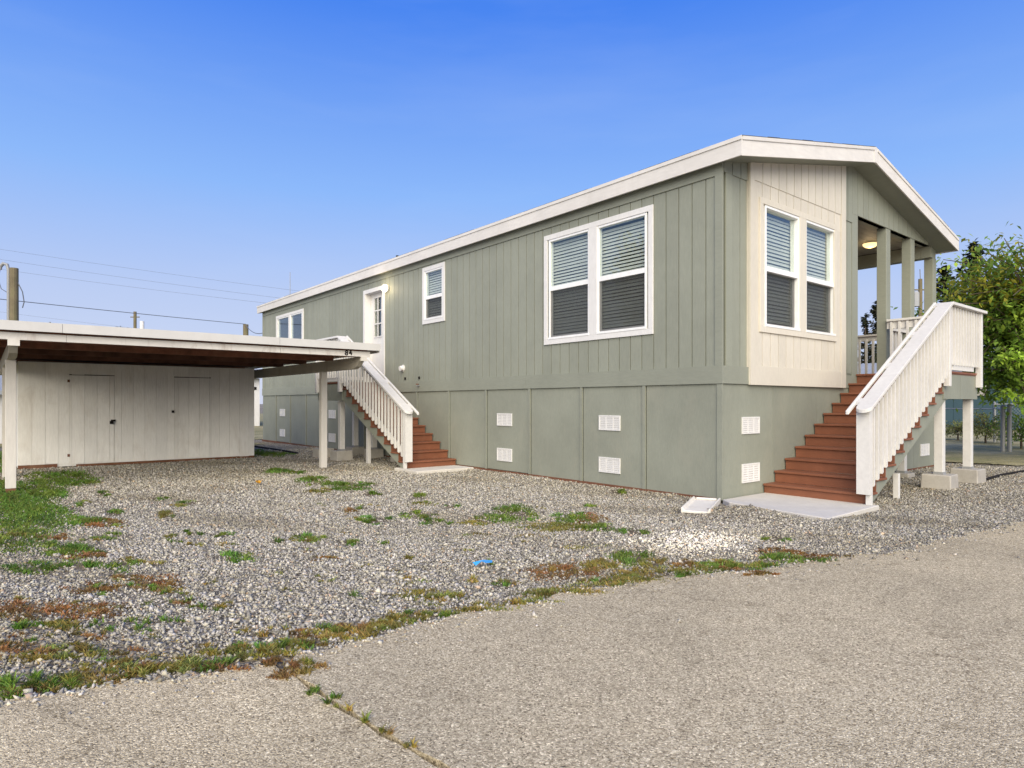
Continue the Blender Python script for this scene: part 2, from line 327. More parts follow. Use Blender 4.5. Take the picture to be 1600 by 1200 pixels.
def crack_x(y): return np.interp(-y, [0, 1.2, 1.74, 2.03, 2.39, 2.72, 4, 9, 40], [-5.98, -5.96, -5.907, -5.888, -5.85, -5.796, -5.7, -5.3, -4])

PATCH = [  # px, py, half-width, half-height in the photo, kind
 (40, 800, 75, 30, 'g'), (25, 835, 60, 26, 'g'), (110, 856, 55, 16, 'g'), (150, 812, 48, 8, 'g'), (60, 768, 45, 22, 'g'), (95, 745, 55, 13, 'g'), (175, 834, 40, 5, 'g'), (190, 880, 30, 9, 'g'), (60, 885, 60, 9, 'g'), (130, 880, 40, 9, 'g'), (10, 770, 40, 30, 'g'), (5, 720, 20, 20, 'g'),
 (60, 948, 70, 20, 'b'), (150, 946, 60, 12, 'b'), (240, 906, 40, 14, 'b'), (145, 912, 45, 9, 'b'), (45, 1005, 55, 14, 'b'), (165, 914, 28, 9, 'g'), (252, 912, 16, 6, 'g'), (45, 972, 35, 8, 'g'), (112, 970, 45, 8, 'y'), (130, 1010, 55, 12, 'y'), (235, 985, 35, 8, 's'), (60, 1020, 70, 10, 'y'), (280, 1005, 50, 10, 's'),
 (360, 868, 32, 9, 'g'), (300, 829, 16, 5, 'g'), (350, 834, 22, 5, 'g'), (300, 848, 18, 3, 'y'), (160, 768, 14, 5, 'g'), (120, 752, 30, 5, 'g'), (240, 776, 22, 3, 'g'), (480, 838, 26, 9, 'g'), (540, 845, 20, 6, 'g'), (588, 810, 32, 7, 'g'), (655, 801, 26, 7, 'g'), (676, 812, 20, 5, 'g'), (546, 757, 38, 7, 'g'), (490, 750, 26, 8, 'g'), (582, 770, 22, 4, 'g'), (652, 774, 14, 5, 'g'), (662, 785, 22, 3, 'y'), (435, 845, 10, 4, 'g'), (570, 792, 12, 2, 'g'), (547, 795, 14, 4, 'b'), (705, 790, 12, 3, 'g'), (330, 905, 14, 3, 's'), (310, 945, 16, 4, 'g'), (360, 960, 24, 5, 's'), (440, 975, 25, 5, 's'), (500, 870, 30, 3, 'b'), (565, 880, 20, 3, 's'),
 (20, 1066, 55, 20, 'g'), (75, 1062, 45, 17, 'g'), (135, 1046, 55, 16, 'y'), (222, 1036, 55, 13, 'y'), (300, 1031, 60, 11, 'y'), (378, 1016, 42, 14, 'g'), (455, 1003, 50, 9, 'y'), (535, 988, 55, 9, 'y'), (600, 976, 40, 7, 'y'), (480, 985, 50, 7, 'b'), (260, 1020, 60, 8, 's'), (340, 1042, 50, 6, 'b'),
 (457, 1043, 48, 19, 'b'), (440, 1036, 26, 10, 'b'), (470, 1040, 20, 8, 'y'), (500, 1082, 16, 8, 'g'), (518, 1094, 15, 6, 'g'), (536, 1104, 14, 5, 'y'), (570, 1124, 8, 3, 'y'), (602, 1143, 12, 4, 'y'), (640, 1165, 8, 3, 'y'),
 (690, 924, 55, 9, 'y'), (742, 950, 70, 5, 'y'), (660, 935, 40, 6, 's'), (800, 938, 60, 5, 'y'), (640, 905, 30, 5, 's'), (780, 905, 40, 8, 's'),
 (802, 800, 42, 13, 'g'), (765, 808, 30, 7, 'g'), (742, 813, 25, 4, 'y'), (890, 808, 34, 10, 'g'), (922, 808, 26, 9, 'b'), (872, 821, 60, 7, 'y'), (930, 822, 40, 6, 'g'), (988, 828, 22, 8, 'g'), (750, 830, 30, 4, 's'), (830, 835, 40, 5, 's'), (905, 850, 45, 6, 's'), (880, 886, 58, 14, 'b'), (992, 868, 34, 13, 'g'), (960, 906, 62, 9, 'y'), (862, 922, 62, 9, 'y'), (1000, 893, 45, 11, 'y'), (940, 880, 40, 10, 'y'), (1020, 878, 30, 9, 'y'),
 (1150, 881, 62, 9, 'g'), (1230, 871, 62, 8, 'g'), (1285, 867, 40, 5, 'b'), (1095, 886, 40, 8, 'y'), (1185, 895, 32, 4, 'b'), (1214, 837, 22, 6, 'g'), (1072, 877, 24, 6, 'b'), (1220, 858, 36, 5, 'b'), (1120, 878, 40, 6, 'y'), (1310, 864, 25, 3, 'b'), (1050, 895, 40, 6, 'g'),
 (405, 707, 22, 6, 'g'), (430, 708, 26, 4, 'g'), (432, 734, 28, 5, 'g'), (468, 735, 14, 3, 'g'), (937, 752, 4, 6, 'g'), (965, 768, 15, 3, 'g')]
for _px in range(-20, 680, 15):                             # ragged grass verge along the road edge
    _py = float(np.interp(_px, [p[0] for p in ROADPX], [p[1] for p in ROADPX]))
    PATCH.append((_px + rnd.uniform(-8, 8), _py - rnd.uniform(8, 26), rnd.uniform(20, 38), rnd.uniform(6, 11), rnd.choice('yyyyggb')))
for _px in range(660, 1300, 40):
    _py = float(np.interp(_px, [p[0] for p in ROADPX], [p[1] for p in ROADPX]))
    PATCH.append((_px + rnd.uniform(-8, 8), _py - rnd.uniform(6, 16), rnd.uniform(20, 36), rnd.uniform(3, 6), rnd.choice('yysgb')))
for _ in range(70):                                         # stray tufts in the gravel
    _px, _py = rnd.uniform(20, 950), rnd.uniform(760, 1000)
    if _py < np.interp(_px, [p[0] for p in ROADPX], [p[1] for p in ROADPX]) - 8: PATCH.append((_px, _py, rnd.uniform(6, 22), rnd.uniform(2, 4), rnd.choice('sssyg')))
for _ in range(26): PATCH.append((rnd.uniform(0, 330), rnd.uniform(780, 1030), rnd.uniform(12, 40), rnd.uniform(3, 8), rnd.choice('sgyb')))
PW = {'g': .8, 'y': .7, 'b': .75, 's': .22}
GPTS = []
for (_px, _py, _hw, _hh, _k) in PATCH:
    _c = on_ground(_px, _py); GPTS.append((_c[:2], (on_ground(_px + _hw, _py) - _c)[:2], (on_ground(_px, _py + _hh) - _c)[:2], _k))
def in_patch(P):
    w = np.zeros(len(P))
    for c, e1, e2, k in GPTS:
        Mx = np.array([[e1[0], e2[0]], [e1[1], e2[1]]]); uv = (P - c) @ np.linalg.inv(Mx).T
        d = np.linalg.norm(uv, axis=1); w = np.maximum(w, np.clip(1.3 - d, 0, 1) * PW[k])
    return w

# ground: fine grid near the camera, coarse to the horizon, one sheet
xs = np.concatenate([[-900, -300, -100, -40, -20, -12], np.arange(-9, 9.01, .08), [12, 20, 40, 100, 300, 900]])
ys = np.concatenate([[-900, -300, -100, -30, -10, -6], np.arange(-4, 12.01, .08), [16, 24, 40, 100, 300, 900]])
X, Y = np.meshgrid(xs, ys); Zg = np.where((np.abs(X) < 9.1) & (Y > -4.1) & (Y < 12.1), gz(X, Y), -.022)
below = Y < road_edge(X) - .05
Zg = np.where(below, -.05, Zg)
XYf = np.stack([X, Y], -1).reshape(-1, 2); near = (np.abs(XYf[:, 0]) < 9.05) & (XYf[:, 1] > -4.05) & (XYf[:, 1] < 12.05)
soil = np.zeros((len(XYf), 3)); soil[near] = np.clip(in_patch(XYf[near]) * 1.25, 0, 1)[:, None]
nx, ny = len(xs), len(ys); idx = np.arange(nx * ny).reshape(ny, nx)
Fq = np.stack([idx[:-1, :-1], idx[:-1, 1:], idx[1:, 1:], idx[1:, :-1]], -1).reshape(-1, 4)
tag(link('ground', np_mesh('ground', np.stack([X, Y, Zg], -1).reshape(-1, 3), Fq, 'gravel_ground', soil, nper=4)), kind='structure')

def road_piece(side):
    yy = np.concatenate([np.arange(-1.0, -4.0, -.06), [-4.5, -6, -9, -14, -25, -60]])
    mb = MB(); top = []
    if side < 0: xr = np.concatenate([[-60, -30, -18, -12, -9.5], np.arange(-8.2, -6.12, .05)])
    else: xr = np.concatenate([np.arange(-5.80, 2.6, .05), np.arange(2.7, 9, .3), [12, 20, 40, 70]])
    edge_pts = [(x, float(road_edge(x))) for x in xr]
    def cx(y): return float(crack_x(y)) + side * (.012 + .006 * math.sin(y * 23))
    if side < 0:
        y0 = edge_pts[-1][1] - .06
        crack = [(cx(y), y) for y in np.arange(y0, -4, -.07)] + [(cx(-9), -9), (-4, -40)]
        poly = edge_pts + crack + [(-60, -40)]
    else:
        y0 = edge_pts[0][1] - .12
        crack = [(cx(y), y) for y in np.arange(y0, -4, -.07)] + [(cx(-9), -9), (-4, -40)]
        poly = edge_pts[::-1] + crack + [(70, -40)]
    mb.extr([(x, y, -.004) for x, y in poly], (0, 0, -.05))
    o = mb.build('road', 'asphalt' if side > 0 else 'asphalt2'); return tag(o, kind='structure')
road_piece(1); road_piece(-1)

def blob_sheet(name, pts, z, mat, sub=14, jit=.12):
    out = []; n = len(pts)
    for i in range(n):
        a, b = pts[i], pts[(i + 1) % n]
        for k in range(sub):
            t = k / sub; out.append((a[0] + (b[0] - a[0]) * t + rnd.uniform(-jit, jit), a[1] + (b[1] - a[1]) * t + rnd.uniform(-jit, jit), z))
    mb = MB(); mb.add(out, [tuple(range(len(out)))]); return tag(mb.build(name, mat, fix=False), kind='structure')
blob_sheet('lawn', [(8.4, 1.2), (8.6, -.9), (12.5, -2.2), (30, -5.5), (90, -14), (140, 60), (60, 80), (9.5, 40), (8.8, 10)], -.006, 'lawn')
blob_sheet('lawn', [(-6.9, 6.4), (-6.75, 18), (-2, 13.5), (-.6, 15), (-.6, 17.5), (12, 18), (20, 90), (-60, 90), (-60, 7), (-9, 5.4)], -.006, 'lawn')

# ================================================================== THE HOUSE
W, L = 7.24, 16.72
BELT0, BELT1 = 1.44, 1.66
PEAKX, PEAKZ, SL = 3.61, 5.135, .2135
def zt(x): return PEAKZ - SL * abs(x - PEAKX)
def zb(x): return zt(x) - .215
house = thing('manufactured_house', 'long sage green manufactured house with beige front panel and covered corner porch', 'house', (3.6, 8, 0))

def board_wall(parent, s_edges, z0, z1f, holes, put, mat, gap=.0068, name='siding_board'):
    """vertical siding boards between s_edges; put(s0,s1,z0,z1a,z1b) adds a solid to a MB; holes (s0,s1,z0,z1)"""
    for a, b in zip(s_edges[:-1], s_edges[1:]):
        a2, b2 = a + gap, b - gap
        hit = [h for h in holes if h[0] < b2 - 1e-4 and h[1] > a2 + 1e-4]
        parts = []
        if not hit: parts.append((a2, b2, z0, z1f(a2), z1f(b2)))
        else:
            h = hit[0]
            if h[2] > z0 + .01: parts.append((a2, b2, z0, h[2], h[2]))
            parts.append((a2, b2, h[3], z1f(a2), z1f(b2)))
            if h[0] > a2 + .012: parts.append((a2, h[0], h[2] + .001, h[3] - .001, h[3] - .001))
            if h[1] < b2 - .012: parts.append((h[1], b2, h[2] + .001, h[3] - .001, h[3] - .001))
        for q in parts:
            if min(q[3], q[4]) > q[2] + .004: mb = MB(); put(mb, *q); mb.build(name, mat, parent)
def put_long(x0, x1):
    def f(mb, s0, s1, z0, za, zb_): mb.box(x0, x1, s0, s1, z0, za)
    return f
def put_front(y0, y1):
    def f(mb, s0, s1, z0, za, zb_):
        mb.extr([(s0, y0, z0), (s1, y0, z0), (s1, y0, zb_), (s0, y0, za)], (0, y1 - y0, 0))
    return f

# --- long wall (faces -x)
WIN_LONG = [(1.10, 3.13, 2.21, 3.80), (6.17, 6.83, 2.88, 3.88), (13.36, 15.38, 2.70, 3.78), (8.60, 9.50, 1.66, 3.78)]
def sheet_holes(mb, put, s0, s1, z0, z1f, holes):
    cuts = sorted({s0, s1} | {h for ho in holes for h in ho[:2]})
    for c, d in zip(cuts[:-1], cuts[1:]):
        mid = (c + d) / 2; cur = z0
        for ho in sorted([h for h in holes if h[0] <= mid <= h[1]], key=lambda h: h[2]):
            if ho[2] > cur: put(mb, c, d, cur, ho[2], ho[2])
            cur = ho[3]
        put(mb, c, d, cur, z1f(c), z1f(d))
mb = MB(); sheet_holes(mb, put_long(.022, .10), 0.024, L - .012, 0.02, lambda s: 4.2, WIN_LONG)
wall_long = mb.build('wall', 'sage', house)
edges_l = [.075] + [.217 + .2025 * k for k in range(0, 82)]
edges_l = [e for e in edges_l if e < L - .1] + [L - .075]
board_wall(wall_long, edges_l, BELT1, lambda s: 3.99, WIN_LONG, put_long(-.006, .0215), 'sage')
mb = B(-.024, .007, .0755, L - .0755, 3.99, 4.16); mb.build('frieze_board', 'sage_trim', house)
for y0 in np.arange(.0, L, 3.66):
    y1 = min(y0 + 3.657, L); B(-.032, .007, y0 + (.0005 if y0 else -.032), y1, BELT0, BELT1).build('belt_board', 'sage_trim', house)
B(-.026, .007, -.026, .075, BELT1 + .001, 4.16).build('corner_board', 'sage_trim', house)
B(-.018, .007, L - .075, L + .01, BELT1 + .001, 4.16).build('corner_board', 'sage_trim', house)

# --- skirting, long side
bat = [1.18 + 1.193 * k for k in range(0, 13)]
pe = [0.0] + bat + [L]
sk = MB().box(.028, .07, .01, L - .01, 0, BELT0 - .002).build('skirting', 'sage_skirt', house)
for a, b in zip(pe[:-1], pe[1:]): B(-.006, .0275, a + (.038 if a else .006), b - (.036 if b < L - .1 else .006), .035 + rnd.uniform(-.01, .01), BELT0 - .004).build('skirting_panel', 'sage_skirt', sk)
for b in bat: B(-.028, -.0065, b - .024, b + .024, .03, BELT0 - .003).build('batten', 'sage_skirt', sk)
B(-.022, .0, -.022, .05, .02, BELT0 - .003).build('batten', 'sage_skirt', sk)
B(-.030, .006, .055, L, -.02, .034).build('sill_plate', 'rustwood', sk)
def vent(s0, s1, z0, z1, face):
    """louvred white foundation vent; face 'x' on the long side, 'y' on the front"""
    f = MB(); lv = MB()
    d0 = -.022; d1 = -.0066
    def bx(m, a, b, c, d, e, g):
        if face == 'x': m.box(e, g, a, b, c, d)
        else: m.box(a, b, e, g, c, d)
    t = .018
    bx(f, s0, s1, z0, z0 + t, d0, d1); bx(f, s0, s1, z1 - t, z1, d0, d1); bx(f, s0, s0 + t, z0 + t, z1 - t, d0, d1); bx(f, s1 - t, s1, z0 + t, z1 - t, d0, d1)
    for k in (1, 2): q = s0 + (s1 - s0) * k / 3; bx(f, q - .006, q + .006, z0 + t, z1 - t, d0 + .003, d1)
    fo = f.build('vent', 'white', house)
    n = 7
    for k in range(n):
        q = z0 + t + (z1 - z0 - 2 * t) * (k + .1) / n; h = (z1 - z0 - 2 * t) / n * .86
        bx(lv, s0 + t, s1 - t, q, q + h, d0 + .006, d1)
    tag(lv.build('louvers', 'white', fo))
for y0 in (1.61, 4.03, 11.16, 14.74):
    vent(y0, y0 + .405, .81, 1.025, 'x'); vent(y0, y0 + .405, .20, .42, 'x')

# --- front wall (faces -y)
FW = [(.90, 2.92, 2.20, 3.80)]
mb = MB()
sheet_holes(mb, put_front(.009, .10), .1, 3.60, 0.0, lambda s: zb(s), FW)
put_front(.009, .10)(mb, 3.60, W, 0.0, 1.60, 1.60)
for a, b in ((3.60, PEAKX), (PEAKX, 6.95)): put_front(.009, .10)(mb, a, b, 4.19, zb(a), max(zb(b), 4.195))
wall_front = mb.build('wall', 'sage', house)
GB = 4.03
pf = put_front(-.006, .008)
B(.0755, .21, -.016, .007, BELT1 + .001, 4.12).build('corner_board', 'sage_trim', house)
board_wall(wall_front, [.21, .40, .56], BELT1, lambda s: GB, [], pf, 'sage')
board_wall(wall_front, [.02, .21, .40, .56], GB, lambda s: zb(s), [], put_front(-.020, .008), 'sage')
B(.0, .56, -.0315, .0068, BELT0 + .001, BELT1 - .001).build('belt_board', 'sage_trim', house)
# right of the beige panel
board_wall(wall_front, [3.26, 3.41, 3.57], BELT1, lambda s: GB, [], pf, 'sage')
board_wall(wall_front, [3.26, 3.41, 3.57], GB, lambda s: zb(s), [], put_front(-.020, .008), 'sage')
B(3.26, 3.78, -.020, .007, BELT0, BELT1 - .03).build('belt_board', 'sage_trim', house)
mb = MB().box(3.575, 3.78, -.012, .02, BELT1 - .03, 4.18); mb.build('corner_board', 'sage_trim', house)
ge = [3.575 + .2025 * k for k in range(0, 18)]
board_wall(wall_front, [g for g in ge if g < 6.99], 4.18, lambda s: zb(s), [], put_front(-.014, .008), 'sage')
# porch header underside and beams
B(3.60, 7.20, .012, .17, 4.19, 4.235).build('porch_header', 'sage_trim', house)
# beige panel
beige = MB()
sheet_holes(beige, put_front(-.030, .008), .565, 3.255, BELT0 + .01, lambda s: zb(s), FW)
bwall = beige.build('beige_panel', 'beige', house); bwall['label'] = 'beige painted panel round the front window'
be = [.66] + [.66 + .2025 * k for k in range(1, 12)] + [3.11]
be = [.66 + (3.11 - .66) * k / 12 for k in range(13)]
board_wall(bwall, be, BELT1 + .02, lambda s: 4.06, FW, put_front(-.043, -.031), 'beige')
board_wall(bwall, be, 4.06, lambda s: zb(s), [], put_front(-.052, -.031), 'beige')
mb = MB(); mb.extr([(.56, -.058, BELT0 - .005), (.66, -.058, BELT0 - .005), (.66, -.058, zb(.66)), (.56, -.058, zb(.56))], (0, .027, 0)); mb.build('trim_board', 'beige', bwall)
mb = MB(); mb.extr([(3.11, -.058, BELT0 - .005), (3.26, -.058, BELT0 - .005), (3.26, -.058, zb(3.26)), (3.11, -.058, zb(3.11))], (0, .027, 0)); mb.build('trim_board', 'beige', bwall)
B(.66, 3.11, -.054, -.031, BELT0 - .005, BELT1 + .02).build('trim_board', 'beige', bwall)
# front skirting
sk2 = MB().box(.075, W, .008, .07, 0, BELT0 - .002).build('skirting', 'sage_skirt', house)
fe = [-.006, 1.198, 2.435, 3.66, 4.88, 6.10, W]
for a, b in zip(fe[:-1], fe[1:]): B(a + .003, b - .003, -.006, .0075, .02, BELT0 - .004).build('skirting_panel', 'sage_skirt', sk2)
for b in (1.198,): B(b - .006, b + .006, -.009, -.0065, .02, BELT0 - .004).build('batten', 'sage_skirt', sk2)
B(3.0, W, -.012, .006, -.02, .019).build('sill_plate', 'rustwood', sk2)
vent(.436, .845, .81, 1.025, 'y'); vent(.436, .845, .19, .43, 'y'); vent(6.43, 6.86, .22, .44, 'y')

# --- other walls, floor, ceiling of the house
B(.10, W, L - .1, L, 0, 4.15).build('wall', 'sage', house)
B(W - .1, W, 2.4, L - .1, 0, 4.15).build('wall', 'sage', house)
B(W - .1, W, .10, 2.4, 0, 1.60).build('wall', 'sage', house)
mb = MB(); mb.extr([(.1, L - .1, 4.15), (W, L - .1, 4.15), (W, L - .1, 4.13), (PEAKX, L - .1, zb(PEAKX)), (.1, L - .1, 4.17)], (0, .1, 0)); mb.build('gable_wall', 'sage', house)
B(3.60, W - .1, 2.4, 2.5, 1.60, 4.15).build('wall', 'sage', house)
B(3.59, 3.68, .10, 2.4, 1.64, 4.2).build('wall', 'sage', house)
B(.10, W - .1, .11, L - .1, 1.30, 1.58).build('floor', 'dark_room', house)
B(.10, 3.58, .11, L - .1, 4.05, 4.10).build('ceiling', 'dark_room', house); B(3.58, W - .1, 2.51, L - .1, 4.05, 4.10).build('ceiling', 'dark_room', house)
# porch
pd = B(3.70, W - .02, .10, 2.4, 1.581, 1.62).build('porch_floor', 'brown', house)
for k in range(16): B(3.70, W, .0 + .15 * k + .003, .15 * k + .147, 1.625, 1.652).build('deck_board', 'brown', pd)
pc = B(3.69, 6.97, .175, 2.39, 4.245, 4.262).build('porch_ceiling', 'soffit', house)
for k in range(14): B(3.69, 6.97, .18 + .157 * k, .18 + .157 * k + .152, 4.228, 4.2445).build('ceiling_board', 'soffit', pc)
B(6.98, 7.18, .175, 2.4, 3.98, 4.22).build('porch_beam', 'sage_trim', house)
B(6.98, 7.24, .0, .172, 3.98, 4.185).build('porch_beam', 'sage_trim', house)
for x0 in (4.909, 5.996): B(x0, x0 + .178, -.002, .150, 1.655, 4.189).build('porch_post', 'sage_trim', house, .004)
B(7.085, 7.262, -.004, .148, 1.655, 3.979).build('porch_post', 'sage_trim', house, .004)
# porch guard rails
bal_me = B(-.019, .019, -.019, .019, 0, .78).mesh('baluster', 'rail')
def guard(parent, p0, p1, z, mat='rail'):
    """level guard between two points: cap, rails and square balusters"""
    p0 = Vector((*p0, 0)); p1 = Vector((*p1, 0)); d = (p1 - p0); ln = d.length; d.normalize(); nrm = Vector((-d.y, d.x, 0))
    def bar(a, b, hw, z0, z1, nm):
        q = [p0 + d * a - nrm * hw, p0 + d * b - nrm * hw, p0 + d * b + nrm * hw, p0 + d * a + nrm * hw]
        MB().extr([(v.x, v.y, z0) for v in q], (0, 0, z1 - z0)).build(nm, mat, parent, .003)
    bar(0, ln, .07, z + .915, z + .952, 'cap_rail'); bar(0, ln, .02, z + .82, z + .914, 'top_rail'); bar(0, ln, .02, z + .07, z + .155, 'bottom_rail')
    n = max(2, round(ln / .135)); off = wloc(parent)
    for k in range(1, n):
        v = p0 + d * (ln * k / n) + nrm * .0395
        link('baluster', bal_me, parent, (v.x - off[0], v.y - off[1], z + .075 - off[2]))
guard(house, (5.09, .08), (5.994, .08), 1.652); guard(house, (6.176, .08), (7.083, .08), 1.652); guard(house, (7.13, .15), (7.13, 2.39), 1.652)

# --- windows
def window(parent_thing, s0, s1, z0, z1, sashes, meet, face, trim=.078, tmat='white', pitch=.05, label=None, low=None):
    """trim, vinyl frame, two panes and a screen in each sash, blind behind. face 'x' (long wall) or 'y' (front)"""
    d = 1 if face == 'x' else 1
    base = -.006 if face == 'x' else -.043
    def bx(m, a, b, c, e, n0, n1):
        if face == 'x': m.box(n0, n1, a, b, c, e)
        else: m.box(a, b, n0, n1, c, e)
        return m
    t = MB(); o = base - .022
    bx(t, s0, s1, z1 - trim, z1, o, base); bx(t, s0, s1, z0, z0 + trim, o, base); bx(t, s0, s0 + trim, z0 + trim, z1 - trim, o, base); bx(t, s1 - trim, s1, z0 + trim, z1 - trim, o, base)
    for (a, b), (c, e) in zip(sashes[:-1], sashes[1:]):
        bx(t, b + .028, c - .028, z0 + trim, z1 - trim, o, base)
    w = t.build('window', tmat, parent_thing, .002)
    if label: w['label'] = label
    zi0, zi1 = z0 + trim, z1 - trim
    for a, b in sashes:
        fr = MB(); e = .034; q0, q1 = base - .012, .06
        ga, gb = a, b
        bx(fr, ga - e, gb + e, zi1 - e, zi1, q0, q1); bx(fr, ga - e, gb + e, zi0, zi0 + e, q0 - .016, q1); bx(fr, ga - e, ga, zi0 + e, zi1 - e, q0, q1); bx(fr, gb, gb + e, zi0 + e, zi1 - e, q0, q1)
        if meet: bx(fr, ga, gb, meet - .035, meet + .035, q0 + .004, q1)
        fr.build('frame', 'vinyl', w, .002)
        zz = [(zi0 + e, meet - .035), (meet + .035, zi1 - e)] if meet else [(zi0 + e, zi1 - e)]
        for k, (c, f) in enumerate(zz):
            bx(MB(), ga, gb, c, f, .016 if k == 0 and meet else .004, .020 if k == 0 and meet else .008).build('pane', 'glass', w)
            if meet and k == 0:
                # lower sash stile and insect screen
                st = MB(); bx(st, ga, ga + .028, c, f, .010, .0155); bx(st, gb - .028, gb, c, f, .010, .0155); bx(st, ga + .028, gb - .028, c, c + .028, .010, .0155); st.build('sash', 'vinyl', w)
                (MB().add([(-.002, ga, c), (-.002, gb, c), (-.002, gb, f), (-.002, ga, f)] if face == 'x' else [(ga, -.002, c), (gb, -.002, c), (gb, -.002, f), (ga, -.002, f)], [(0, 1, 2, 3)])).build('insect_screen', 'screen', w, fix=False)
        bl = MB(); k = zi0 + e + .01; ga, gb = ga - .05, gb + .05
        while pitch and k < zi1 - e - .02:
            hj = .041 + rnd.uniform(-.006, .005); k += rnd.uniform(-.002, .002); sg = rnd.uniform(-.004, .004)
            if face == 'x': bl.add([(.075, ga, k), (.075, gb, k), (.090, gb, k + hj + sg), (.090, ga, k + hj)], [(0, 1, 2, 3)])
            else: bl.add([(ga, .075, k), (gb, .075, k), (gb, .090, k + hj + sg), (ga, .090, k + hj)], [(0, 1, 2, 3)])
            k += pitch
        if pitch: bl.build('blind', 'blind', w, fix=False)
    return w
window(house, 1.025, 3.203, 2.13, 3.868, [(1.172, 2.018), (2.240, 3.066)], 3.01, 'x', label='large two-sash window with white trim on the long side')
window(house, 6.09, 6.913, 2.805, 3.956, [(6.205, 6.80)], 3.335, 'x', label='small single-sash window beside the door lamp', pitch=.049)
window(house, 13.28, 15.46, 2.62, 3.86, [(13.42, 14.25), (14.44, 15.32)], None, 'x', pitch=0, label='sliding window at the far end')
window(house, .783, 2.941, 2.122, 3.868, [(.955, 1.785), (2.03, 2.865)], 2.965, 'y', tmat='beige', label='two-sash front window set in the beige panel')

# --- side door with nine panes
dt = MB(); o = -.03
dt.box(o, -.006, 8.53, 8.62, 1.66, 3.85); dt.box(o, -.006, 9.48, 9.57, 1.66, 3.85); dt.box(o, -.006, 8.62, 9.48, 3.76, 3.85)
dt.box(-.006, .16, 8.60, 8.622, 1.66, 3.78); dt.box(-.006, .16, 9.478, 9.50, 1.66, 3.78); dt.box(-.006, .16, 8.622, 9.478, 3.755, 3.78)
door = dt.build('door', 'white', house, .002); door['label'] = 'white side door with a nine-pane light'
slab = MB(); gy0, gy1, gz0, gz1 = 8.74, 9.29, 2.74, 3.66
sheet_holes(slab, put_long(.125, .165), 8.624, 9.476, 1.67, lambda s: 3.753, [(gy0, gy1, gz0, gz1)])
slab.build('door_leaf', 'white', door)
mu = MB()
for k in range(4): y = gy0 + (gy1 - gy0) * k / 3; mu.box(.112, .124, y - .014, y + .014, gz0 - .014, gz1 + .014)
for k in range(4): z = gz0 + (gz1 - gz0) * k / 3; mu.box(.1125, .1235, gy0, gy1, z - .014, z + .014)
mu.build('glazing_bars', 'white', door)
for i in range(3):
    for k in range(3): B(.136, .140, gy0 + (gy1 - gy0) * i / 3 + .006, gy0 + (gy1 - gy0) * (i + 1) / 3 - .006, gz0 + (gz1 - gz0) * k / 3 + .006, gz0 + (gz1 - gz0) * (k + 1) / 3 - .006).build('pane', 'glass', door)
for z0, z1 in ((1.78, 2.60),): B(.118, .124, 8.74, 9.29, z0, z1).build('raised_panel', 'white', door, .004)
MB().tube([(.124, 8.70, 2.62), (.08, 8.70, 2.62), (.07, 8.70, 2.62)], [.022, .018, .03], 10).build('door_knob', 'metal', door)
# side door lamp
wl = MB().tube([(-.008, 8.40, 3.74), (-.03, 8.40, 3.74)], .06, 12).build('wall_lamp', 'metal', house); wl['label'] = 'lit wall lamp beside the side door'
MB().tube([(-.035, 8.40, 3.80), (-.07, 8.40, 3.79), (-.10, 8.40, 3.74), (-.085, 8.40, 3.69), (-.07, 8.40, 3.67)], [.03, .06, .07, .05, .02], 12).build('lamp_glass', 'lamp', wl, smooth=True)
pl = bpy.data.lights.new('wall_lamp_light', 'POINT'); pl.energy = 3.5; pl.color = (1, .83, .55); pl.shadow_soft_size = .07
po = bpy.data.objects.new('wall_lamp_light', pl); COL.objects.link(po); po.location = (-.24, 8.40, 3.74)
# porch lamp
cl = MB().tube([(5.95, .67, 4.227), (5.95, .67, 4.20)], .09, 16).build('porch_lamp', 'metal', house); cl['label'] = 'lit ceiling lamp in the porch'
MB().tube([(5.95, .67, 4.199), (5.95, .67, 4.17), (5.95, .67, 4.14), (5.95, .67, 4.12)], [.13, .125, .09, .03], 16).build('lamp_glass', 'lamp2', cl, smooth=True)
pl = bpy.data.lights.new('porch_lamp_light', 'POINT'); pl.energy = 2; pl.color = (1, .72, .4); pl.shadow_soft_size = .1
po = bpy.data.objects.new('porch_lamp_light', pl); COL.objects.link(po); po.location = (5.95, .67, 4.02)
# dryer vent, hose bib, small pipes on the wall
dv = MB().tube([(-.007, 7.72, 1.95), (-.02, 7.72, 1.95)], .075, 14).build('dryer_vent', 'white', house)
MB().tube([(-.021, 7.72, 1.95), (-.09, 7.72, 1.94)], .055, 14).build('hood', 'white', dv)
hb = MB().tube([(-.02, 7.02, 1.56), (-.10, 7.02, 1.56)], .014, 8).build('hose_bib', 'metal', house); MB().tube([(-.08, 7.02, 1.58), (-.08, 7.02, 1.60)], .03, 8).build('handle', 'rustwood', hb)
for y in (7.62, 7.05): B(-.03, -.0065, y - .02, y + .02, 1.70, 1.75).build('cable_box', 'black', house)

# --- roof
OY0, OY1, OX0, OX1 = -.325, 16.9, -.11, W + .11
roof = MB()
roof.extr([(OX0, OY0, zt(OX0) - .02), (PEAKX, OY0, PEAKZ - .02), (OX1, OY0, zt(OX1) - .02), (OX1, OY0, zt(OX1) - .09), (PEAKX, OY0, PEAKZ - .09), (OX0, OY0, zt(OX0) - .09)], (0, OY1 - OY0, 0))
roof = roof.build('roof', 'shingle', house)
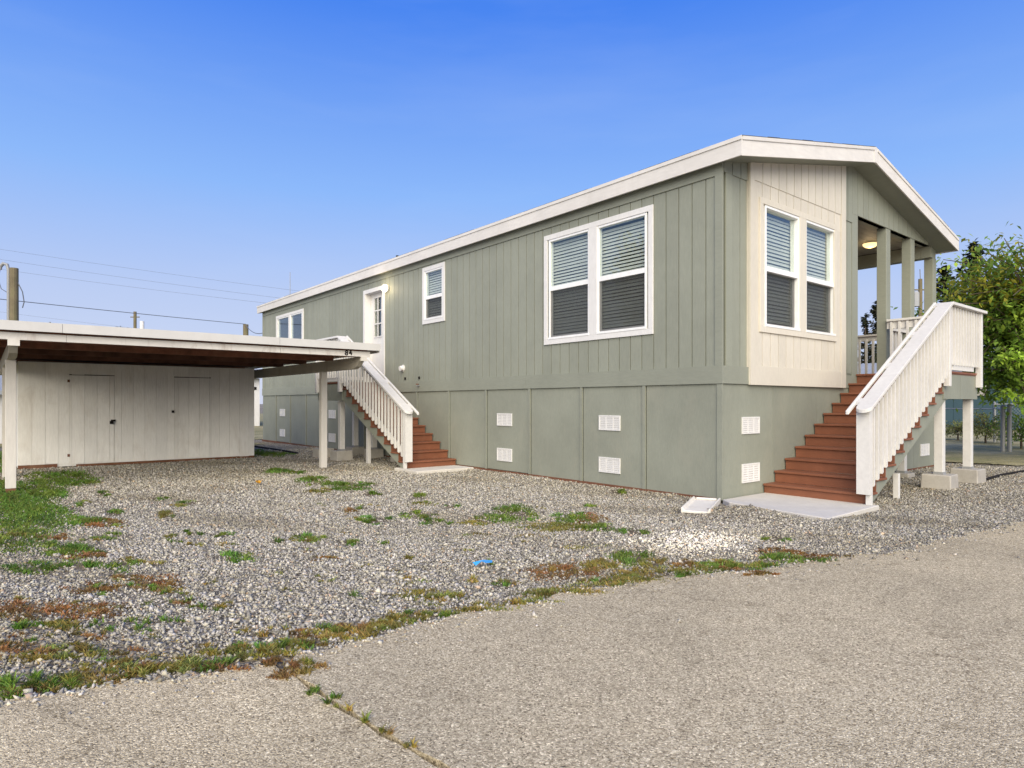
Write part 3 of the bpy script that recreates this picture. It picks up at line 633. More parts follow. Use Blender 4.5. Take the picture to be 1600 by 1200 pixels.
# shingle courses: the tabs along both rakes and the left eave that show against the sky
def slope_tab(xa, xb, y0, y1, lift):
    mb = MB(); mb.extr([(xa, y0, zt(xa) - .018 + lift), (xb, y0, zt(xb) - .018 + lift), (xb, y0, zt(xb) - .008 + lift), (xa, y0, zt(xa) - .008 + lift)], (0, y1 - y0, 0)); return mb
xk = OX0 - .02
k = 0
while xk < OX1:
    xe = min(xk + .29, OX1 + .02)
    if xk < PEAKX < xe: xe = PEAKX
    slope_tab(xk, xe - .004, OY0 - .02 - rnd.uniform(0, .012), OY0 + .55, rnd.uniform(0, .009)).build('shingle', 'shingle', roof)
    xk = xe; k += 1
yk = OY0 + .56
while yk < OY1:
    ye = min(yk + .95, OY1); slope_tab(OX0 - .02, OX0 + .25, yk + .003, ye, rnd.uniform(0, .008)).build('shingle', 'shingle', roof); yk = ye
# fascia boards
yk = OY0
while yk < OY1 - .01:
    ye = min(yk + 4.3, OY1)
    B(OX0 - .022, OX0, yk + (.002 if yk > OY0 else -.022), ye, zt(OX0) - .245, zt(OX0) - .016).build('fascia_board', 'fascia', roof)
    B(OX0 - .034, OX0 - .0225, yk + (.002 if yk > OY0 else -.034), ye, zt(OX0) - .062, zt(OX0) - .0165).build('drip_edge', 'fascia', roof)
    yk = ye
B(OX1, OX1 + .022, OY0 - .022, OY1, zt(OX1) - .245, zt(OX1) - .016).build('fascia_board', 'fascia', roof)
def rake(xa, xb, y0, y1, lo, hi, nm):
    mb = MB(); mb.extr([(xa, y0, zt(xa) - lo), (xb, y0, zt(xb) - lo), (xb, y0, zt(xb) - hi), (xa, y0, zt(xa) - hi)], (0, y1 - y0, 0)); mb.build(nm, 'fascia', roof)
rake(OX0, PEAKX - .06, OY0 - .022, OY0 - .0005, .245, .016, 'fascia_board'); rake(PEAKX + .06, OX1, OY0 - .022, OY0 - .0005, .245, .016, 'fascia_board')
rake(OX0, 1.62, OY0 - .034, OY0 - .0225, .060, .0165, 'drip_edge'); rake(1.63, PEAKX - .06, OY0 - .034, OY0 - .0225, .060, .0165, 'drip_edge'); rake(PEAKX + .06, OX1, OY0 - .034, OY0 - .0225, .060, .0165, 'drip_edge')
mb = MB(); mb.extr([(PEAKX - .0595, OY0 - .028, zt(PEAKX - .06) - .25), (PEAKX, OY0 - .028, PEAKZ - .25), (PEAKX + .0595, OY0 - .028, zt(PEAKX + .06) - .25), (PEAKX + .0595, OY0 - .028, zt(PEAKX + .06) - .012), (PEAKX, OY0 - .028, PEAKZ - .012), (PEAKX - .0595, OY0 - .028, zt(PEAKX - .06) - .012)], (0, .027, 0)); mb.build('peak_cap', 'fascia', roof)
rake(OX0, PEAKX, OY1, OY1 + .022, .245, .016, 'fascia_board'); rake(PEAKX, OX1, OY1, OY1 + .022, .245, .016, 'fascia_board')
# soffits
for xa, xb in ((OX0, PEAKX), (PEAKX, OX1)):
    mb = MB(); mb.extr([(xa, OY0, zb(xa) - .012), (xb, OY0, zb(xb) - .012), (xb, OY0, zb(xb) + .0), (xa, OY0, zb(xa) + .0)], (0, .345, 0)); mb.build('soffit', 'sage_trim', roof)
B(OX0, .0, .02, OY1, 4.12, 4.13).build('soffit', 'sage_trim', roof); B(W, OX1, .02, OY1, 4.12, 4.13).build('soffit', 'sage_trim', roof)
mb = MB(); zz = zt(.9); MB().tube([(.9, 9.6, zz - .05), (.9, 9.6, zz + .27)], .035, 10).build('vent_pipe', 'black', roof)
B(1.0, 1.35, 5.35, 5.75, zt(1.2) - .05, zt(1.2) + .10).build('roof_vent', 'black', roof)
MB().tube([(.5, 15.7, zt(.5) - .03), (.5, 15.7, zt(.5) + .85)], .009, 6).build('antenna', 'metal', roof)

# ================================================================== STAIRCASES
RISE, NR = .1508, 11
def staircase(name, label, base, fm, s0, tread, width, land_end, posts_s, ax, hcap):
    """fm maps (along, outward, z) to world; steps climb along +s beside the wall at o=0"""
    st = thing(name, label, 'staircase', base)
    def bx(a, b, c, d, e, f): return MB().extr([fm(a, c, e), fm(b, c, e), fm(b, d, e), fm(a, d, e)], (0, 0, f - e))
    bm_ = 'brown_y' if ax == 'x' else 'brown'
    for i in range(NR):
        s = s0 + tread * i; z = RISE * (i + 1)
        bx(s + .028, s + .048, .012, width + .004, RISE * i + (.002 if i else .03), z - .029).build('riser', bm_, st)
        if i < NR - 1: bx(s, s + tread + .024, .010, width + .03, z - .028, z).build('tread', bm_, st, .004)
    sl_ = s0 + tread * (NR - 1); zl = RISE * NR
    # cut stringers
    def saw(o0, o1, nm):
        p = [(s0 + .05, .032)]
        for i in range(NR - 1): p += [(s0 + tread * i + .05, RISE * (i + 1) - .0295), (s0 + tread * (i + 1) + .049, RISE * (i + 1) - .0295)]
        p += [(sl_ + .049, 1.26), (sl_ - .10, 1.26 - .02), (s0 + .24, .032)]
        MB().extr([fm(a, o0, z) for a, z in p], tuple(q - r for q, r in zip(fm(0, o1, 0), fm(0, o0, 0)))).build(nm, 'sage_skirt', st)
    saw(width - .04, width, 'stringer'); saw(.06, .10, 'stringer')
    # legs below the landing
    for ps, po_, zb0 in posts_s:
        bx(ps - .055, ps + .055, po_ - .055, po_ + .055, zb0, 1.26 if po_ < width - .1 else 1.2595).build('leg', 'rail', st, .003)
        bx(ps - .065, ps + .065, po_ - .062, po_ + .062, zb0 - .004, zb0 + .03).build('post_base', 'metal', st)
    # guard on the outer side: newels outside the stringer
    oi, oo = width + .004, width + .092
    slope = RISE / tread
    def rz(s): return RISE + (s - s0) * slope
    jn = sl_ - (hcap - .915) / slope                        # where the sloping cap meets the level one
    n0 = s0 - .085
    nl = MB(); nl.extr([fm(n0, oi - .055, RISE + .002), fm(n0 + .09, oi - .055, RISE + .002), fm(n0 + .09, oo, RISE + .002), fm(n0, oo, RISE + .002)], (0, 0, hcap - .055))
    nl.extr([fm(n0 + .045, oi + .030, .032), fm(n0 + .09, oi + .030, .032), fm(n0 + .09, oo, .032), fm(n0 + .045, oo, .032)], (0, 0, RISE - .031)); nl.build('newel_post', 'rail', st)
    bx(jn - .02, jn + .07, oi + .0145, oo, zl - .22, zl + .914).build('newel_post', 'rail', st, .003)
    bx(land_end - .10, land_end - .01, oi + .0145, oo, zl - .22, zl + .914).build('newel_post', 'rail', st, .003)
    # landing
    nb = 8; bw = (width + .03) / nb
    for k in range(nb): bx(sl_, land_end + .02, .012 + bw * k, .012 + bw * k + bw - .006, zl - .028, zl).build('deck_board', 'brown' if ax == 'x' else 'brown_y', st)
    zf0, zf1 = 1.26, zl - .045
    fs = jn + .0; mid = fs + (land_end - fs) * .47
    bx(fs, mid - .004, width + .001, width + .016, zf0, zf1).build('fascia_panel', 'sage_skirt', st); bx(mid + .004, land_end, width + .001, width + .016, zf0, zf1).build('fascia_panel', 'sage_skirt', st)
    bx(sl_ + .05, land_end + .012, width - .03, width + .020, zl - .044, zl - .0285).build('edge_strip', bm_, st)
    bx(land_end - .04, land_end, .012, width - .0405, zf0, zf1).build('fascia_panel', 'sage_skirt', st)
    bx(sl_ + .055, sl_ + .095, .102, width - .0405, zf0, zf1 - .01).build('joist', 'sage_skirt', st)
    # sloped cap: broad flat board with a rounded lower end, slim grab rail beside it
    bh = hcap - .14
    c0, c1 = n0 - .09, jn; capz = lambda s: rz(s) + hcap
    def slopebar(sa, sb, o0, o1, dz0, dz1, nm, bev=.004):
        MB().extr([fm(sa, o0, capz(sa) + dz0), fm(sb, o0, capz(sb) + dz0), fm(sb, o0, capz(sb) + dz1), fm(sa, o0, capz(sa) + dz1)], tuple(q - r for q, r in zip(fm(0, o1, 0), fm(0, o0, 0)))).build(nm, 'rail', st, bev)
    a0, a1 = oi - .045, oo + .045
    pts = []
    for th in np.linspace(0, math.pi, 9): pts.append((c0 + .07 - .07 * math.sin(th), (a0 + a1) / 2 + (a1 - a0) / 2 * math.cos(th)))
    pts += [(c1, a0), (c1, a1)]
    MB().extr([fm(s, o, capz(s)) for s, o in pts], (0, 0, .042)).build('cap_rail', 'rail', st, .004)
    slopebar(n0 + .09, jn - .021, oi + .004, oi + .044, -.125, -.004, 'top_rail'); slopebar(n0 + .091, jn - .022, oi + .004, oi + .044, -.075 - bh, .03 - bh, 'bottom_rail')
    g0 = a0 - .088
    slopebar(c0 - .02, c1 + .05, g0, g0 + .042, -.012, .040, 'grab_rail', .01)
    for t in (.06, .36, .66, .97):
        s = c0 + (c1 - c0) * t; slopebar(s, s + .09, g0 + .0425, a0 - .0005, .004, .036, 'spacer', 0)
    # balusters on the slope (sheared ends follow the slope)
    h2 = .0165
    q = [(-h2, -h2), (h2, -h2), (h2, h2), (-h2, h2)]
    me_v = MB(); f0 = fm(0, 0, 0)
    lo_ = [tuple(p - r for p, r in zip(fm(a, b, a * slope), f0)) for a, b in q]; hi_ = [tuple(p - r for p, r in zip(fm(a, b, bh + a * slope), f0)) for a, b in q]
    me_v.add(lo_ + hi_, [(0, 3, 2, 1), (4, 5, 6, 7), (0, 1, 5, 4), (1, 2, 6, 5), (2, 3, 7, 6), (3, 0, 4, 7)]); bme = me_v.mesh('baluster', 'rail')
    nbal = 21; sa, sb = n0 + .10, jn - .03
    for k in range(nbal):
        s = sa + (sb - sa) * (k + .5) / nbal; p = fm(s, oi + .064, capz(s) - bh - .085); link('baluster', bme, st, tuple(a - b for a, b in zip(p, base)))
    # level guards: outer side and far end of the landing
    zc = zl + .915
    bx(jn + .001, land_end + .045, a0, a1, zc, zc + .042).build('cap_rail', 'rail', st, .004)
    bx(jn + .071, land_end - .101, oi + .0145, oi + .044, zc - .12, zc - .002).build('top_rail', 'rail', st)
    bx(jn + .071, land_end - .101, oi + .0145, oi + .044, zl + .10, zl + .17).build('bottom_rail', 'rail', st)
    bl = MB(); vs = [tuple(p - r for p, r in zip(fm(a, b, c), f0)) for c in (0, .82) for a, b in q]
    bl.add(vs, [(0, 3, 2, 1), (4, 5, 6, 7), (0, 1, 5, 4), (1, 2, 6, 5), (2, 3, 7, 6), (3, 0, 4, 7)]); blm = bl.mesh('baluster', 'rail')
    n = round((land_end - .17 - jn) / .118)
    for k in range(n):
        s = jn + .07 + (land_end - .17 - jn) * (k + .5) / n; p = fm(s, oi + .064, zl + .085); link('baluster', blm, st, tuple(a - b for a, b in zip(p, base)))
    bx(land_end - .115, land_end + .03, .02, a0 - .001, zc + .001, zc + .04).build('cap_rail', 'rail', st, .004)
    bx(land_end - .075, land_end - .035, .012, oi - .001, zc - .12, zc).build('top_rail', 'rail', st); bx(land_end - .075, land_end - .035, .012, oi - .001, zl + .08, zl + .16).build('bottom_rail', 'rail', st)
    n = round(width / .13)
    for k in range(n):
        o_ = .03 + (width - .03) * (k + .5) / n; p = fm(land_end - .095, o_, zl + .085); link('baluster', blm, st, tuple(a - b for a, b in zip(p, base)))
    bx(sl_ + .035, land_end - .3, oi + .002, oi + .05, zl + .012, zl + .085).build('kick_board', 'rail', st, .004)
    return st
front_stairs = staircase('staircase', 'brown steps with white railing climbing to the corner porch at the front', (2.3, -.7, 0),
                         lambda s, o, z: (s, -.012 - o, z), .92, .277, 1.265, 4.95, [(3.64, 1.18, .19), (4.87, 1.18, .19), (3.64, .25, .05), (4.87, .25, .05)], 'x', 1.03)
side_stairs = staircase('staircase', 'brown steps with white railing climbing to the side door beside the carport', (-.6, 7.0, 0),
                        lambda s, o, z: (-.032 - o, s, z), 5.655, .274, 1.065, 9.62, [(8.60, .98, .19), (9.55, .98, .19), (8.60, .22, .19), (9.52, .22, .19)], 'y', .95)
B(2.07, 2.13, -1.22, -1.16, -.02, .30).build('leg', 'rail', front_stairs)
B(-1.0, -.93, 7.40, 7.47, -.02, .70).build('leg', 'rail', side_stairs); B(-.32, -.25, 7.40, 7.47, -.02, .70).build('leg', 'rail', side_stairs)

# concrete slabs, blocks, splash block
def slab_thing(name, poly, z0, z1, label, cat, mat):
    mb = MB(); mb.extr([(x, y, z0) for x, y in poly], (0, 0, z1 - z0)); o = mb.build(name, mat, None, .008); return tag(o, label, cat)
slab_thing('concrete_slab', [(-.33, -1.44), (.98, -1.42), (.98, -.03), (-.02, -.03), (-.15, -.2)], -.06, .03, 'pale concrete slab at the foot of the front steps', 'slab', 'slab')
slab_thing('concrete_slab', [(-1.2, 5.15), (-.04, 5.10), (-.04, 5.95), (-1.2, 5.95)], -.06, .028, 'low concrete slab at the foot of the side steps', 'slab', 'slab')
def block(x, y, sx, sy, h, label, rz=0, grp=None):
    mb = MB(); mb.add([(-sx, -sy, 0), (sx, -sy, 0), (sx, sy, 0), (-sx, sy, 0), (-sx * .96, -sy * .96, h), (sx * .96, -sy * .96, h), (sx * .96, sy * .96, h), (-sx * .96, sy * .96, h)], [(0, 3, 2, 1), (4, 5, 6, 7), (0, 1, 5, 4), (1, 2, 6, 5), (2, 3, 7, 6), (3, 0, 4, 7)])
    o = link('concrete_block', mb.mesh('concrete_block', 'concrete', .012), None, (x, y, -.03), (0, 0, rz)); return tag(o, label, 'concrete block', grp)
block(3.64, -1.19, .19, .19, .216, 'concrete pier block under the front landing leg nearest the steps', .04)
block(4.87, -1.19, .19, .19, .216, 'concrete pier block under the outer far leg of the front landing', -.03)
block(-1.012, 8.60, .19, .17, .216, 'concrete pier block under the outer near leg of the side landing', .05)
block(-.252, 8.60, .17, .17, .216, 'concrete pier block under the near leg of the side landing close to the house', -.04)
block(-1.012, 9.55, .19, .17, .216, 'concrete pier block under the outer far leg of the side landing', .03)
block(-.252, 9.52, .17, .17, .216, 'concrete pier block under the far leg of the side landing close to the house', .02)
block(3.64, -.262, .15, .15, .076, 'low concrete pad under the inner near leg of the front landing')
block(4.87, -.262, .15, .15, .076, 'low concrete pad under the inner far leg of the front landing')
block(-.285, 7.435, .12, .12, .16, 'small concrete block behind the side stair stringer near the house', .1)
# splash block: a shallow white trough
sb_c = Vector((-.60, -.16, 0)); sp = MB()
prof = [(-.16, .0), (-.16, .062), (-.14, .062), (-.125, .03), (.125, .03), (.14, .062), (.16, .062), (.16, .0)]
sp.extr([(-.34, a, b) for a, b in prof], (.68, 0, 0))
sp.box(.31, .339, -.118, .118, .0305, .055)
so = link('splash_block', sp.mesh('splash_block', 'splash', .006), None, (-.62, -.14, .005), (0, math.radians(-3), math.radians(24)))
tag(so, 'white plastic splash block lying at the house corner', 'splash block')

# ================================================================== CARPORT AND SHED
cp = thing('carport', 'low white carport with flat roof and stained underside beside the house', 'carport', (-4.4, 8, 0))
CY0, CY1, CX0, CX1 = 5.5, 13.2, -7.7, -1.72
cr = B(CX0, CX1, CY0 + .03, CY1, 2.125, 2.19).build('roof', 'gutter', cp)
seam = [CX0, -6.2, -3.44, CX1]
for a, b in zip(seam[:-1], seam[1:]): B(a + .002, b - .002, CY0 - .02, CY0 + .029, 2.095, 2.212).build('roof_edge', 'gutter', cr)
for a, b in zip([CX0 + .15, -6.15, -3.40], [-6.153, -3.404, -1.88]): B(a, b, CY0 + .06, CY0 + .095, 1.985, 2.074).build('fascia_board', 'peel', cp)
B(CX1 - .02, CX1, CY0 + .03, CY1, 2.06, 2.124).build('roof_edge', 'gutter', cr)
yy = CY0 + .10; k = 0
while yy < CY1 - .1:
    w_ = rnd.choice((.14, .19, .24)); mt = rnd.choice(('rot', 'rot', 'rot2')) if yy < 8.2 else rnd.choice(('rot', 'rot2', 'rot2'))
    B(CX0 + .05, -1.90, yy + .002, yy + w_ - .006, 2.095 - rnd.uniform(.0, .025), 2.124).build('roof_board', mt, cp); yy += w_; k += 1
for yb, mt in ((5.75, 'rot'), (7.0, 'rot'), (8.3, 'rot2'), (9.6, 'rot2')):
    B(CX0 + .3, -1.9, yb, yb + .045, 1.985, 2.069).build('purlin', mt, cp)
def cp_beam(x):
    prof = [(CY0 + .10, 1.985), (CY0 + .10, 1.95), (CY0 + .16, 1.91), (CY0 + .26, 1.83), (CY0 + .40, 1.79), (12.9, 1.79), (12.9, 1.984)]
    MB().extr([(x - .045, a, b) for a, b in prof], (.09, 0, 0)).build('beam', 'beam', cp)
cp_beam(-1.99); cp_beam(-6.69)
B(-2.045, -1.94, CY0 + .05, CY0 + .099, 1.915, 1.984).build('beam_end', 'postwhite', cp); B(-6.75, -6.63, CY0 + .05, CY0 + .099, 1.91, 1.984).build('beam_end', 'postwhite', cp)
B(-2.05, -1.935, 7.20, 7.31, -.03, 1.79).build('post', 'postwhite', cp, .004)
B(-6.75, -6.63, 6.62, 6.74, .04, 1.79).build('post', 'postwhite', cp, .004); B(-6.745, -6.635, 6.625, 6.735, -.03, .039).build('post_foot', 'rustwood', cp)
B(-6.74, -6.64, 9.0, 9.1, -.03, 1.79).build('post', 'postwhite', cp)
# house number on the fascia
def text_obj(s, size, loc, rot, mat, parent, ext=.002):
    cu = bpy.data.curves.new('digits', 'FONT'); cu.body = s; cu.size = size; cu.extrude = ext; cu.align_x = 'CENTER'; cu.offset = .004
    o = bpy.data.objects.new('tmp', cu); COL.objects.link(o); dg = bpy.context.evaluated_depsgraph_get()
    me = bpy.data.meshes.new_from_object(o.evaluated_get(dg)); bpy.data.objects.remove(o); me.materials.clear(); me.materials.append(M[mat])
    me.transform(Matrix.Translation(loc) @ Matrix.Rotation(rot[1], 4, 'Y') @ Matrix.Rotation(rot[0], 4, 'X')); off = wloc(parent)
    me.transform(Matrix.Translation((-off[0], -off[1], -off[2]))); return link('digit', me, parent)
text_obj('8', .115, (-2.315, CY0 + .057, 1.998), (math.radians(90), math.radians(8)), 'black', cp)
text_obj('4', .115, (-2.235, CY0 + .057, 2.004), (math.radians(90), math.radians(-6)), 'black', cp)

sh = thing('shed', 'weathered white plywood shed with two flush doors under the carport', 'shed', (-4.39, 11.6, 0))
SY, SX0, SX1 = 10.4, -6.49, -2.27
sw = B(SX0, SX1, SY + .0065, SY + 2.3, 0, 1.97).build('wall', 'shedwhite', sh)
d1, d2 = (-5.71, -4.967), (-3.90, -3.18)
ed = [SX0]
while ed[-1] < SX1 - .25: ed.append(ed[-1] + .205)
ed.append(SX1)
def shed_boards(e, z0, z1, y0, y1, nm, par):
    for a, b in zip(e[:-1], e[1:]):
        if b - a > .02: B(a + .002, b - .002, y0, y1, z0 + rnd.uniform(-.012, .012), z1).build(nm, 'shedwhite', par)
full = sorted(set([round(v, 3) for v in ed + list(d1) + list(d2)]))
for a, b in zip(full[:-1], full[1:]):
    inn = any(q[0] - .01 <= a and b <= q[1] + .01 for q in (d1, d2))
    if b - a < .02: continue
    if inn: shed_boards([a, b], 1.755, 1.96, SY, SY + .006, 'siding_board', sw)
    else: shed_boards([a, b], .06 if a < -5.8 else .03, 1.96, SY, SY + .006, 'siding_board', sw)
for q in (d1, d2):
    dr = B(q[0] + .008, q[1] - .008, SY + .0036, SY + .006, .045, 1.735).build('door', 'shedwhite', sh)
    dd = [v for v in full if q[0] - .01 <= v <= q[1] + .01]; dd[0] = q[0] + .008; dd[-1] = q[1] - .008
    shed_boards(dd, .05, 1.735, SY - .006, SY + .0035, 'door_board', dr)
    B(q[0], q[1], SY + .0035, SY + .006, 1.737, 1.753).build('gap_strip', 'black', dr)
hp = B(-5.03, -4.95, SY - .02, SY - .0065, .84, .875).build('hasp', 'black', sh); B(-5.05, -4.99, SY - .045, SY - .0205, .79, .85).build('padlock', 'black', hp)
B(-3.945, -3.905, SY - .03, SY - .0065, 1.0, 1.05).build('latch', 'black', sh)
for z in (.18, 1.60):
    B(-5.74, -5.70, SY - .0095, SY - .0065, z, z + .05).build('hinge', 'rustwood', sh)
B(SX0, -5.9, SY - .008, SY + .05, -.02, .055).build('base_rail', 'rustwood', sh); B(-5.6, SX1, SY + .001, SY + .05, -.02, .028).build('base_rail', 'rustwood', sh)

# ================================================================== SMALL THINGS ON THE GROUND
p = on_ground(755, 882)
cs = MB(); pts = []
for k in range(11):
    th = 2 * math.pi * k / 11; r = rnd.uniform(.03, .085); pts.append((p[0] + r * math.cos(th) * 1.2, p[1] + r * math.sin(th) * .8, .006 + rnd.uniform(0, .03)))
cs.add(pts + [(p[0], p[1], .035)], [(k, (k + 1) % 11, 11) for k in range(11)]); o = cs.build('plastic_scrap', 'blue_plastic', fix=False)
tag(o, 'crumpled scrap of bright blue plastic on the gravel', 'litter')
p = on_ground(404, 756)
cs = MB(); lf = [(0, -.07), (.035, -.035), (.042, .02), (.02, .055), (0, .09), (-.02, .05), (-.04, .015), (-.03, -.035)]
cs.add([(p[0] + a, p[1] + b, .012 + .5 * abs(a) + .03 * (i % 2)) for i, (a, b) in enumerate(lf)] + [(p[0], p[1], .01)], [(k, (k + 1) % 8, 8) for k in range(8)])
tag(cs.build('fallen_leaf', 'yellow_leaf', fix=False), 'single yellow fallen leaf on the gravel before the shed', 'leaf')
def strip(pxs, h, label, name='garden_edging', cat='edging'):
    q = [on_ground(*a) for a in pxs]; mb = MB()
    mb.tube([(a[0], a[1], h) for a in q], .022, 6); return tag(mb.build(name, 'black'), label, cat)
strip([(396, 697), (430, 702), (465, 708)], .0, 'thin black edging strip in the gap between shed and house')
strip([(1540, 749), (1565, 742), (1600, 736)], .0, 'thin black edging strip on the gravel by the lawn at right')

# ================================================================== VEGETATION
def blades(P, H, Wd, cols, lean=.5, seg=2):
    """grass blades as bent triangles strips: P (n,2) base, H height, Wd width"""
    n = len(P); th = rng.uniform(0, 2 * np.pi, n); ph = rng.uniform(0, 2 * np.pi, n); ln = rng.uniform(.15, 1, n) * lean * H
    dx, dy = np.cos(th), np.sin(th); sx, sy = np.cos(ph), np.sin(ph)
    z0 = np.where(P[:, 1] < road_edge(P[:, 0]), np.maximum(-.006, gz(P[:, 0], P[:, 1])), gz(P[:, 0], P[:, 1]) - .003)
    V = np.zeros((n, 5, 3))
    V[:, 0] = np.stack([P[:, 0] - sx * Wd, P[:, 1] - sy * Wd, z0], -1); V[:, 1] = np.stack([P[:, 0] + sx * Wd, P[:, 1] + sy * Wd, z0], -1)
    mx, my = P[:, 0] + dx * ln * .4, P[:, 1] + dy * ln * .4
    V[:, 2] = np.stack([mx + sx * Wd * .8, my + sy * Wd * .8, z0 + H * .6], -1); V[:, 3] = np.stack([mx - sx * Wd * .8, my - sy * Wd * .8, z0 + H * .6], -1)
    V[:, 4] = np.stack([P[:, 0] + dx * ln, P[:, 1] + dy * ln, z0 + H * .95], -1)
    k = np.arange(n)[:, None] * 5
    F = np.concatenate([k + [0, 1, 2], k + [0, 2, 3], k + [3, 2, 4]], 0)
    return V.reshape(-1, 3), F, np.repeat(cols, 5, 0)
KCOL = {'g': np.array([[.055, .115, .018], [.085, .15, .025], [.12, .17, .035], [.04, .085, .015]]),
        'y': np.array([[.12, .13, .03], [.17, .15, .045], [.075, .11, .022], [.18, .13, .05]]),
        'b': np.array([[.150, .078, .032], [.115, .060, .03], [.185, .115, .048], [.095, .082, .026]]),
        's': np.array([[.16, .15, .05], [.11, .13, .03], [.22, .17, .07], [.08, .10, .03]])}
KN = {'g': 'grass', 'y': 'yellow_grass', 'b': 'withered_grass', 's': 'sparse_grass'}
KL = {'g': 'green grass growing in patches through the gravel', 'y': 'yellowing grass along the road edge', 'b': 'withered reddish brown grass in patches on the gravel', 's': 'thin sparse grass among the gravel stones'}
for kind in 'gybs':
    VV, FF, CC = [], [], []; base = 0
    for (px, py, hw, hh, k) in PATCH:
        if k != kind: continue
        c = on_ground(px, py); e1 = on_ground(px + hw, py) - c; e2 = on_ground(px, py + hh) - c
        Z = (c - CAM) @ FWD; area = abs(e1[0] * e2[1] - e1[1] * e2[0]) * math.pi
        dens = {'g': 6000, 'y': 13000, 'b': 12000, 's': 3000}[kind] * min(1, (5.5 / Z) ** 1.0)
        n = int(min(8000, max(60, area * dens)))
        # clumpy fill of the ellipse
        ncl = max(3, n // (110 if kind == 'g' else 70)); rr = np.sqrt(rng.uniform(0, 1.1, ncl)); aa = rng.uniform(0, 2 * np.pi, ncl)
        ctr = np.stack([rr * np.cos(aa), rr * np.sin(aa)], -1); cid = rng.integers(0, ncl, n)
        csz = rng.uniform(.07, .24, ncl); uv = ctr[cid] + rng.normal(0, 1, (n, 2)) * csz[cid][:, None]
        ccol = rng.uniform(.65, 1.5, (ncl, 1)) * np.stack([rng.uniform(.8, 1.35, ncl), np.ones(ncl), rng.uniform(.7, 1.1, ncl)], -1); chh = rng.uniform(.55, 1.3, ncl)
        P = c[:2] + uv[:, :1] * e1[:2] + uv[:, 1:] * e2[:2]
        keep = ~((P[:, 0] > -.03) & (P[:, 1] > -.03)) & ~((P[:, 0] > -.3) & (P[:, 0] < 1) & (P[:, 1] < 0) & (P[:, 1] > -1.45)); P = P[keep]; cid = cid[keep]; n = len(P)
        fall = np.clip(1.15 - np.linalg.norm(uv[keep], axis=1) * .5, .35, 1)
        H = {'g': .040, 'y': .031, 'b': .027, 's': .024}[kind] * rng.uniform(.45, 1.25, n) * fall * chh[cid] * (1.15 if Z > 8 else 1)
        Wd = rng.uniform(.0022, .0048, n) * (1.0 + .10 * max(0, Z - 4)); pal = KCOL[kind]
        mixw = rng.dirichlet([.7] * 4, n); cols = (mixw @ pal) * 1.55 * rng.uniform(.75, 1.3, (n, 1)) * ccol[cid]
        if kind == 'g': w = rng.uniform(0, .35) ; sw_ = rng.uniform(0, 1, n) < w * .5; cols[sw_] = KCOL['y'][rng.integers(0, 4, sw_.sum())]
        v, f, cc = blades(P, H, Wd, cols, 1.5)
        VV.append(v); FF.append(f + base); CC.append(cc); base += len(v)
    o = link(KN[kind], np_mesh(KN[kind], np.concatenate(VV), np.concatenate(FF), 'grass', np.concatenate(CC))); tag(o, KL[kind], 'grass', kind='stuff')

